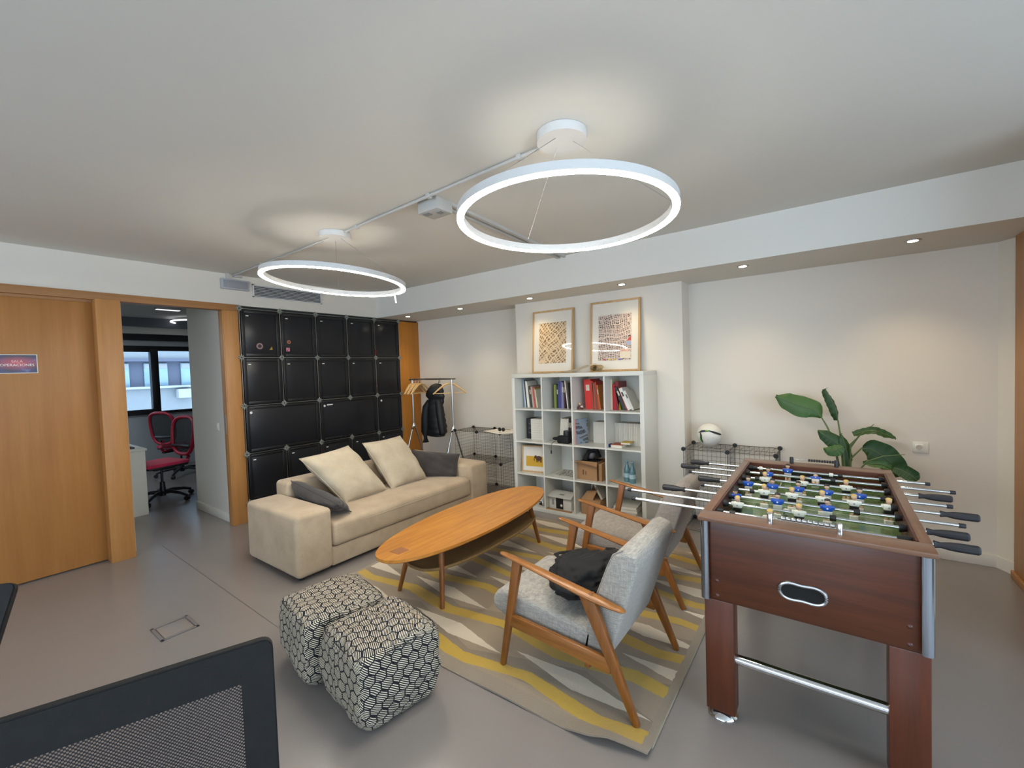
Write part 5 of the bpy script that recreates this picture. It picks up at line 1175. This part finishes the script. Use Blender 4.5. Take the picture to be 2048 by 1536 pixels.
def jacket():
    from mathutils import noise as N
    t = thing('jacket', 'black hooded padded jacket hanging from the coat rack', 'jacket', (-4.22, 4.03, 0.55))
    prof = [(1.36, 0.035, 0.04, -4.15), (1.33, 0.075, 0.055, -4.145), (1.27, 0.11, 0.07, -4.15), (1.21, 0.135, 0.08, -4.175), (1.17, 0.145, 0.075, -4.19), (1.10, 0.13, 0.07, -4.20), (1.0, 0.14, 0.075, -4.205), (0.9, 0.155, 0.08, -4.21), (0.8, 0.17, 0.085, -4.21), (0.72, 0.175, 0.085, -4.215), (0.67, 0.165, 0.08, -4.22)]
    m = MB(); n = 28; rings = []
    zz = []
    for a, b in zip(prof, prof[1:]):
        for q in range(4):
            f = q / 4; zz.append(tuple(a[i] * (1 - f) + b[i] * f for i in range(4)))
    zz.append(prof[-1])
    for z, rx, ry, cx in zz:
        r = []
        for k in range(n):
            th = 2 * PI * k / n; w_ = 1 + 0.10 * math.sin(3 * th + z * 7) + 0.05 * math.sin(z * 80) * 1.0 + 0.10 * N.noise(Vector((th, z * 9, 1)))
            r.append(m.bm.verts.new((cx + rx * 0.92 * math.cos(th) * w_, 4.02 + ry * math.sin(th) * w_, z)))
        rings.append(r)
    for a, b in zip(rings, rings[1:]):
        for k in range(n): m.bm.faces.new((a[k], b[k], b[(k + 1) % n], a[(k + 1) % n]))
    m.bm.faces.new(rings[0]); m.bm.faces.new(rings[-1][::-1])
    obj('body', m, M['jacket'], t, smooth=70)
    m = MB(); m.tube([(-4.29, 4.0, 1.13), (-4.34, 3.985, 1.05), (-4.37, 3.98, 0.9), (-4.39, 3.98, 0.72), (-4.385, 3.985, 0.58)], [0.045, 0.058, 0.056, 0.05, 0.045], 14)
    obj('sleeve', m, M['jacket'], t, smooth=70)
    m = MB(); m.tube([(-4.12, 3.99, 1.14), (-4.08, 3.975, 1.0), (-4.06, 3.97, 0.85), (-4.05, 3.975, 0.72)], [0.045, 0.055, 0.052, 0.045], 14)
    obj('sleeve', m, M['jacket'], t, smooth=70)
    m = MB(); m.sph((-4.20, 3.985, 1.262), 0.105, 18, (1.12, 0.75, 0.92), M4=Matrix.Translation((0, 0, 0)))
    for v in m.bm.verts:
        v.co += Vector((0, 0, 0.35 * (v.co.x + 4.20))) + Vector((N.noise(v.co * 12), N.noise(v.co * 11 + Vector((5, 0, 0))), N.noise(v.co * 10))) * 0.02
    obj('hood', m, M['jacket'], t, smooth=70)
    obj('hanging_loop', MB().tube([(-4.15, 4.03, 1.34), (-4.15, 4.05, 1.43), (-4.15, 4.065, 1.44), (-4.15, 4.06, 1.37)], 0.004, 6), M['jacket'], t)
jacket()

# ------------------------------------------------------------------ plant
pt = thing('potted_plant', 'large leafed green potted plant against the wall behind the football table', 'plant', (0.12, 4.13, 0))
po = obj('pot', MB().lathe([(0, 0), (0.11, 0), (0.145, 0.26), (0.15, 0.28), (0.135, 0.28), (0.13, 0.25), (0, 0.25)], 28, (0.12, 4.13, 0)), M['pot'], pt)
obj('soil', MB().lathe([(0, 0.25), (0.131, 0.25), (0.128, 0.262), (0, 0.268)], 24, (0.12, 4.13, 0)), M['soil'], po)
def leaf(mid, ws, yv, mt='leaf', cup=0.02, stalk=None, edge=None):
    # mid: (x,y,z) midrib points, ws half widths on both sides; yv: vector across the blade
    m = MB(); mid = [Vector(p) for p in mid]; n = len(mid); rows = []
    # resample smoothly
    def cr(t):
        i = min(int(t), n - 2); f = t - i
        p0, p1, p2, p3 = mid[max(i - 1, 0)], mid[i], mid[i + 1], mid[min(i + 2, n - 1)]
        w0, w1 = ws[i], ws[i + 1]; g_ = f * f * (3 - 2 * f)
        P = 0.5 * ((2 * p1) + (p2 - p0) * f + (2 * p0 - 5 * p1 + 4 * p2 - p3) * f * f + (3 * p1 - p0 - 3 * p2 + p3) * f ** 3)
        return P, w0 * (1 - g_) + w1 * g_
    K = 22
    for k in range(K + 1):
        P, w_ = cr((n - 1) * k / K); P2, _ = cr(min(n - 1 - 1e-4, (n - 1) * k / K + 0.05)); d = (P2 - P)
        if d.length < 1e-6: d = P - cr((n - 1) * k / K - 0.05)[0]
        d.normalize(); a = Vector(yv); a = (a - d * a.dot(d)).normalized(); nn = d.cross(a)
        row = []
        for q in (-1, -0.6, -0.25, 0, 0.25, 0.6, 1):
            rp = 0.004 * math.sin(k * 2.1) * abs(q)
            row.append(m.bm.verts.new(P + a * w_ * q + nn * (cup * (q * q) + rp)))
        rows.append(row)
    for a, b in zip(rows, rows[1:]):
        for i in range(6): m.bm.faces.new((a[i], a[i + 1], b[i + 1], b[i]))
    o = obj('leaf', m, M[mt], pt, smooth=80)
    obj('midrib', MB().tube([mid[0]] + [cr((n - 1) * k / 8)[0] - Vector((0, 0.002, 0)) for k in range(1, 8)] + [mid[-1]], 0.0028, 5), M['stem'], o)
    if stalk: obj('stalk', MB().tube([Vector(p) for p in stalk], [0.010 - 0.005 * i / (len(stalk) - 1) for i in range(len(stalk))], 8), M['stem'], pt)
B0 = (0.10, 4.12, 0.26)
leaf([(-0.045, 4.15, 1.06), (-0.10, 4.15, 1.12), (-0.18, 4.15, 1.145), (-0.27, 4.15, 1.185), (-0.35, 4.15, 1.225)], [0.012, 0.075, 0.085, 0.07, 0.012], (0.35, 0.2, 1), 'leaf2', 0.015, [B0, (0.075, 4.12, 0.6), (0.03, 4.12, 0.88), (-0.01, 4.14, 0.99), (-0.045, 4.15, 1.06)])
leaf([(0.058, 4.2, 1.035), (0.05, 4.2, 1.10), (0.025, 4.2, 1.18), (-0.005, 4.2, 1.245), (-0.02, 4.2, 1.285)], [0.010, 0.032, 0.034, 0.024, 0.006], (1, 0.7, 0.2), 'leaf', 0.03, [B0, (0.09, 4.15, 0.6), (0.075, 4.18, 0.9), (0.058, 4.2, 1.035)])
leaf([(0.075, 4.1, 0.85), (0.03, 4.1, 0.885), (-0.02, 4.1, 0.925), (-0.07, 4.1, 0.965)], [0.03, 0.055, 0.045, 0.006], (0.5, 0.2, 1), 'leaf', 0.012, [B0, (0.09, 4.1, 0.6), (0.075, 4.1, 0.85)])
leaf([(0.085, 4.05, 0.86), (0.05, 4.05, 0.83), (0.01, 4.05, 0.82), (-0.035, 4.05, 0.835)], [0.02, 0.045, 0.04, 0.006], (0.1, 0.3, 1), 'leaf2', 0.01, [B0, (0.10, 4.08, 0.6), (0.085, 4.05, 0.86)])
leaf([(0.12, 4.1, 0.70), (0.115, 4.1, 0.77), (0.10, 4.1, 0.86), (0.074, 4.1, 0.95)], [0.02, 0.036, 0.034, 0.005], (1, 0.5, 0.1), 'leaf', 0.012, [B0, (0.12, 4.1, 0.5), (0.12, 4.1, 0.70)])
leaf([(0.15, 4.2, 0.93), (0.20, 4.2, 0.95), (0.27, 4.2, 0.967), (0.33, 4.2, 0.945), (0.398, 4.2, 0.915)], [0.022, 0.028, 0.032, 0.033, 0.008], (0, 0.8, 1), 'leaf', 0.006, [B0, (0.12, 4.15, 0.7), (0.13, 4.18, 0.83), (0.19, 4.2, 0.93), (0.27, 4.2, 0.967)])
leaf([(0.20, 4.1, 0.845), (0.25, 4.1, 0.84), (0.31, 4.1, 0.80), (0.37, 4.1, 0.74), (0.41, 4.1, 0.66)], [0.02, 0.075, 0.09, 0.075, 0.04], (0.55, 0.2, 1), 'leaf', 0.02, [B0, (0.11, 4.12, 0.6), (0.13, 4.1, 0.76), (0.20, 4.1, 0.85)])
leaf([(0.37, 4.04, 0.73), (0.42, 4.02, 0.715), (0.46, 4.0, 0.69), (0.488, 4.0, 0.66)], [0.03, 0.045, 0.045, 0.012], (0.4, 0.2, 1), 'leaf', 0.012)
leaf([(0.20, 4.06, 0.745), (0.26, 4.06, 0.745), (0.32, 4.06, 0.74), (0.37, 4.06, 0.71)], [0.01, 0.03, 0.03, 0.01], (0, 0.4, 1), 'leaf2', 0.01)
for pts in ([B0, (0.13, 4.1, 0.7), (0.13, 4.1, 0.87), (0.20, 4.08, 0.96), (0.265, 4.05, 1.034)], [B0, (0.16, 4.0, 0.68), (0.225, 3.98, 0.775), (0.31, 3.97, 0.82), (0.42, 3.95, 0.845)]):
    obj('stalk', MB().tube(pts, [0.008, 0.006, 0.005, 0.004, 0.002], 7), M['stem'], pt)

# ------------------------------------------------------------------ office chairs
def five_star(t, h, rad=0.32, mt=None, ang0=0.3):
    mt = mt or M['blackpl']
    for k in range(5):
        a = ang0 + 2 * PI * k / 5; c, s_ = math.cos(a), math.sin(a)
        l = obj('base_leg', MB().tube([(0.02 * c, 0.02 * s_, 0.105), (0.12 * c, 0.12 * s_, 0.115), (0.24 * c, 0.24 * s_, 0.095), (rad * c, rad * s_, 0.065)], [0.026, 0.022, 0.018, 0.014], 10), mt, t)
        obj('castor', MB().lathe([(0, -0.024), (0.027, -0.022), (0.029, -0.006), (0.024, -0.004), (0.024, 0.004), (0.029, 0.006), (0.027, 0.022), (0, 0.024)], 14, M4=Matrix.Translation((rad * c, rad * s_, 0.0295)) @ Matrix.Rotation(a, 4, 'Z') @ Matrix.Rotation(PI / 2, 4, 'X')), M['blackpl'], l)
    obj('hub', MB().lathe([(0, 0.06), (0.03, 0.06), (0.04, 0.09), (0.034, 0.13), (0.028, 0.19), (0.026, 0.24), (0, 0.24)], 18), mt, t)
    obj('gas_lift', MB().tube([(0, 0, 0.2), (0, 0, h)], 0.014, 12), M['blackpl'], t)
def red_chair(loc, rz, label, ang0=0.3):
    t = thing('office_chair', label, 'office chair', (0, 0, 0), 0, 'red office chairs')
    five_star(t, 0.42, 0.33, ang0=ang0)
    obj('mechanism', MB().box(-0.09, 0.09, -0.12, 0.12, 0.40, 0.44, 0.012).box(-0.03, 0.03, -0.29, -0.08, 0.40, 0.425, 0.008), M['blackpl'], t)
    obj('seat', MB().box(-0.24, 0.24, -0.21, 0.27, 0.46, 0.505, 0.022, 4), M['redfab'], t, smooth=60)
    obj('seat_shell', MB().box(-0.225, 0.225, -0.20, 0.25, 0.44, 0.462, 0.01), M['blackpl'], t)
    def P(a, f=1.0, dz=0):
        c, s_ = math.cos(a), math.sin(a); x = math.copysign(abs(c) ** 0.62, c) * 0.225 * f * (1.0 + 0.12 * s_); z = 0.79 + math.copysign(abs(s_) ** 0.7, s_) * 0.245 * f
        return Vector((x, -0.265 - 0.10 * (z - 0.55) + 0.35 * x * x, z + dz))
    ring = [P(2 * PI * k / 44) for k in range(44)]
    obj('back_frame', MB().tube(ring, 0.023, 8, closed=True), M['redpl'], t, smooth=60)
    m = MB(); rr_ = [[m.bm.verts.new(P(2 * PI * k / 44, f)) for k in range(44)] for f in (0.97, 0.6, 0.25)]
    for a, b in zip(rr_, rr_[1:]):
        for k in range(44): m.bm.faces.new((a[k], a[(k + 1) % 44], b[(k + 1) % 44], b[k]))
    m.bm.faces.new(rr_[-1]); obj('mesh_back', m, M['meshdark'], t, smooth=60)
    obj('lumbar_support', MB().tube([(-0.19, -0.245, 0.66), (-0.1, -0.275, 0.655), (0.1, -0.275, 0.655), (0.19, -0.245, 0.66)], 0.02, 8), M['blackpl'], t)
    obj('back_bracket', MB().tube([(0, -0.12, 0.43), (0, -0.28, 0.43), (0, -0.325, 0.50), (0, -0.29, 0.60)], [0.02, 0.022, 0.022, 0.02], 8), M['redpl'], t)
    t.location = loc; t.rotation_euler = (0, 0, rz); return t
red_chair((-6.88, 1.77, 0), PI + 0.22, 'nearer red office chair with a dark mesh back beside the white desk', 0.95)
red_chair((-8.45, 2.44, 0), 0.42, 'farther red office chair under the office window', 0.2)
dsk = thing('white_desk', 'white desk end seen through the doorway beside the red chair', 'desk', (-6.8, 1.0, 0))
obj('desktop', MB().box(-7.4, -6.30, 0.0, 1.50, 0.735, 0.76, 0.003), M['shelfwhite'], dsk)
obj('side_panel', MB().box(-6.34, -6.315, 0.0, 1.485, 0.0, 0.735, 0.002), M['shelfwhite'], dsk)
obj('side_panel', MB().box(-7.38, -7.355, 0.0, 1.485, 0.0, 0.735, 0.002), M['shelfwhite'], dsk)
solo('notebook', MB().box(-6.62, -6.42, 1.20, 1.42, 0.7605, 0.775, 0.003), col('#23262c'), 'dark notebook lying on the white desk', 'notebook')
solo('coffee_cup', MB().lathe([(0, 0), (0.03, 0), (0.038, 0.09), (0.034, 0.09), (0.028, 0.008), (0, 0.008)], 16, (-6.55, 1.30, 0.7755)), col('#c9b49a'), 'small pale cup standing on the desk', 'cup')
for k, (x, y) in enumerate(((-7.88, 2.21),)):
    t = thing('office_ceiling_lamp', 'thin linear lit lamp on the far office ceiling', 'lamp', (x, y, ZC))
    obj('housing', MB().box(x - 0.06, x + 0.06, y - 0.14, y + 0.16, ZC - 0.03, ZC, 0.002), M['lampwhite'], t); obj('diffuser', MB().box(x - 0.04, x + 0.04, y - 0.13, y + 0.15, ZC - 0.034, ZC - 0.0305), M['officeled'], t)
t = thing('office_ring_lamp', 'faint ring lamp hanging near the far office window', 'lamp', (-9.0, 3.0, ZC))
obj('ring', MB().tube([(-9.0 + 0.42 * math.cos(2 * PI * k / 48), 3.0 + 0.42 * math.sin(2 * PI * k / 48), 2.54) for k in range(48)], 0.014, 8, closed=True), M['officeled'], t)
for k in range(3):
    a = k * 2.094 + 0.4; obj('suspension_wire', MB().tube([(-9.0 + 0.42 * math.cos(a), 3.0 + 0.42 * math.sin(a), 2.55), (-9.0, 3.0, ZC)], 0.0015, 4), M['steel'], t)

def mesh_chair(loc, rz, label, w_=0.47, zt=0.95, tilt=0.0):
    t = thing('mesh_office_chair', label, 'office chair', (0, 0, 0), 0, 'black mesh office chairs')
    five_star(t, 0.43, 0.30)
    obj('mechanism', MB().box(-0.1, 0.1, -0.12, 0.12, 0.42, 0.455, 0.012), M['blackpl'], t)
    obj('seat', MB().box(-w_ / 2, w_ / 2, -0.20, 0.27, 0.455, 0.52, 0.025, 4), M['meshframe'], t, smooth=60)
    TB = Matrix.Translation((0, -0.25, 0.50)) @ Matrix.Rotation(tilt, 4, 'X') @ Matrix.Translation((0, 0, -0.50))
    b = 0.062; bt = 0.082; z0 = 0.50
    def rr(x0, x1, zz0, zz1, r, n=6):
        pts = []
        for cx, cz, a0 in ((x1 - r, zz1 - r, 0), (x0 + r, zz1 - r, PI / 2), (x0 + r, zz0 + r, PI), (x1 - r, zz0 + r, 1.5 * PI)):
            for k in range(n + 1): a = a0 + PI / 2 * k / n; pts.append((cx + r * math.cos(a), cz + r * math.sin(a)))
        return pts
    o = rr(-w_ / 2, w_ / 2, z0, zt, 0.022); i_ = rr(-w_ / 2 + b, w_ / 2 - b, z0 + b, zt - bt, 0.004)
    m = MB(); f = [[m.bm.verts.new(TB @ Vector((p[0], y, p[1]))) for p in q] for q, y in ((o, -0.010), (o, 0.010), (i_, 0.006), (i_, -0.006))]
    n = len(o)
    for A, B in zip(f, f[1:] + f[:1]):
        for k in range(n): m.bm.faces.new((A[k], A[(k + 1) % n], B[(k + 1) % n], B[k]))
    bmesh.ops.bevel(m.bm, geom=[e for e in m.bm.edges if e.calc_length() > 0 and all(abs((TB.inverted() @ v.co).y) > 0.009 for v in e.verts)], offset=0.003, segments=2, affect='EDGES')
    obj('back_frame', m, M['meshframe'], t, smooth=50)
    m = MB(); m.mi = 0; q = [TB @ Vector(p) for p in ((-w_ / 2 + b - 0.004, 0, z0 + b - 0.004), (w_ / 2 - b + 0.004, 0, z0 + b - 0.004), (w_ / 2 - b + 0.004, 0, zt - bt + 0.004), (-w_ / 2 + b - 0.004, 0, zt - bt + 0.004))]
    m.face(q); obj('mesh_back', m, M['mesh'], t, smooth=0)
    obj('back_spine', MB().tube([(0, -0.10, 0.44), (0, -0.29, 0.44), (0, -0.305, 0.50), (0, -0.275, 0.54)], 0.018, 8), M['blackpl'], t)
    t.location = loc; t.rotation_euler = (0, 0, rz); return t
# right top corner of the near back at (-.998,.434), left end towards (-.37,-.93)
D = Vector((-0.151, -0.380, 0)).normalized(); nn = Vector((-D.y, D.x, 0))      # nn points to the seat side
ctr = Vector((-0.998, 0.434, 0)) + D * 0.235
rz = math.atan2(D.y, D.x)           # local +x runs from the right corner to the left end, seat towards the camera
mesh_chair((ctr.x + 0.25 * math.sin(rz) * -1, ctr.y + 0.25 * math.cos(rz), 0), rz, 'black mesh office chair in the lower left foreground, its back cutting the frame')
D2 = Vector((-0.62, -0.78, 0)).normalized(); c2 = Vector((-2.05, 0.155, 0)) + D2 * 0.235 + Vector((-D2.y, D2.x, 0)) * 0.235; rz2 = math.atan2(D2.y, D2.x)
mesh_chair((c2.x - 0.25 * math.sin(rz2), c2.y + 0.25 * math.cos(rz2), 0), rz2, 'second black mesh office chair barely showing at the left edge', tilt=0.52, zt=0.97)

# ------------------------------------------------------------------ building across the street
fb = thing('opposite_building', 'pale office building across the street seen through the far window', 'building', (-17.5, 3.0, -8))
obj('wall', MB().box(-17.9, -17.5, -6, 16, -8, 1.35), M['facade'], fb)
obj('wall', MB().box(-17.9, -17.5, -6, 16, 2.22, 9.5), M['facade'], fb)
obj('recess', MB().box(-17.9, -17.75, -6, 16, 1.35, 2.22), M['facadeg'], fb)
obj('lintel_band', MB().box(-17.6, -17.42, -6, 16, 2.17, 2.26), M['facadeg'], fb)
obj('sill_band', MB().box(-17.6, -17.35, -6, 16, 1.30, 1.37), M['sill'], fb)
for k in range(12):
    y = -2.6 + k * 0.98
    wn = obj('window', MB().box(-17.76, -17.70, y, y + 0.62, 1.37, 2.12, 0.01), M['facadew'], fb)
    obj('blind', MB().box(-17.70, -17.68, y + 0.02, y + 0.60, 1.95, 2.10), M['sill'], wn)
obj('air_conditioner', MB().box(-17.5, -17.2, 5.0, 5.4, 0.95, 1.25, 0.02), M['sill'], fb)
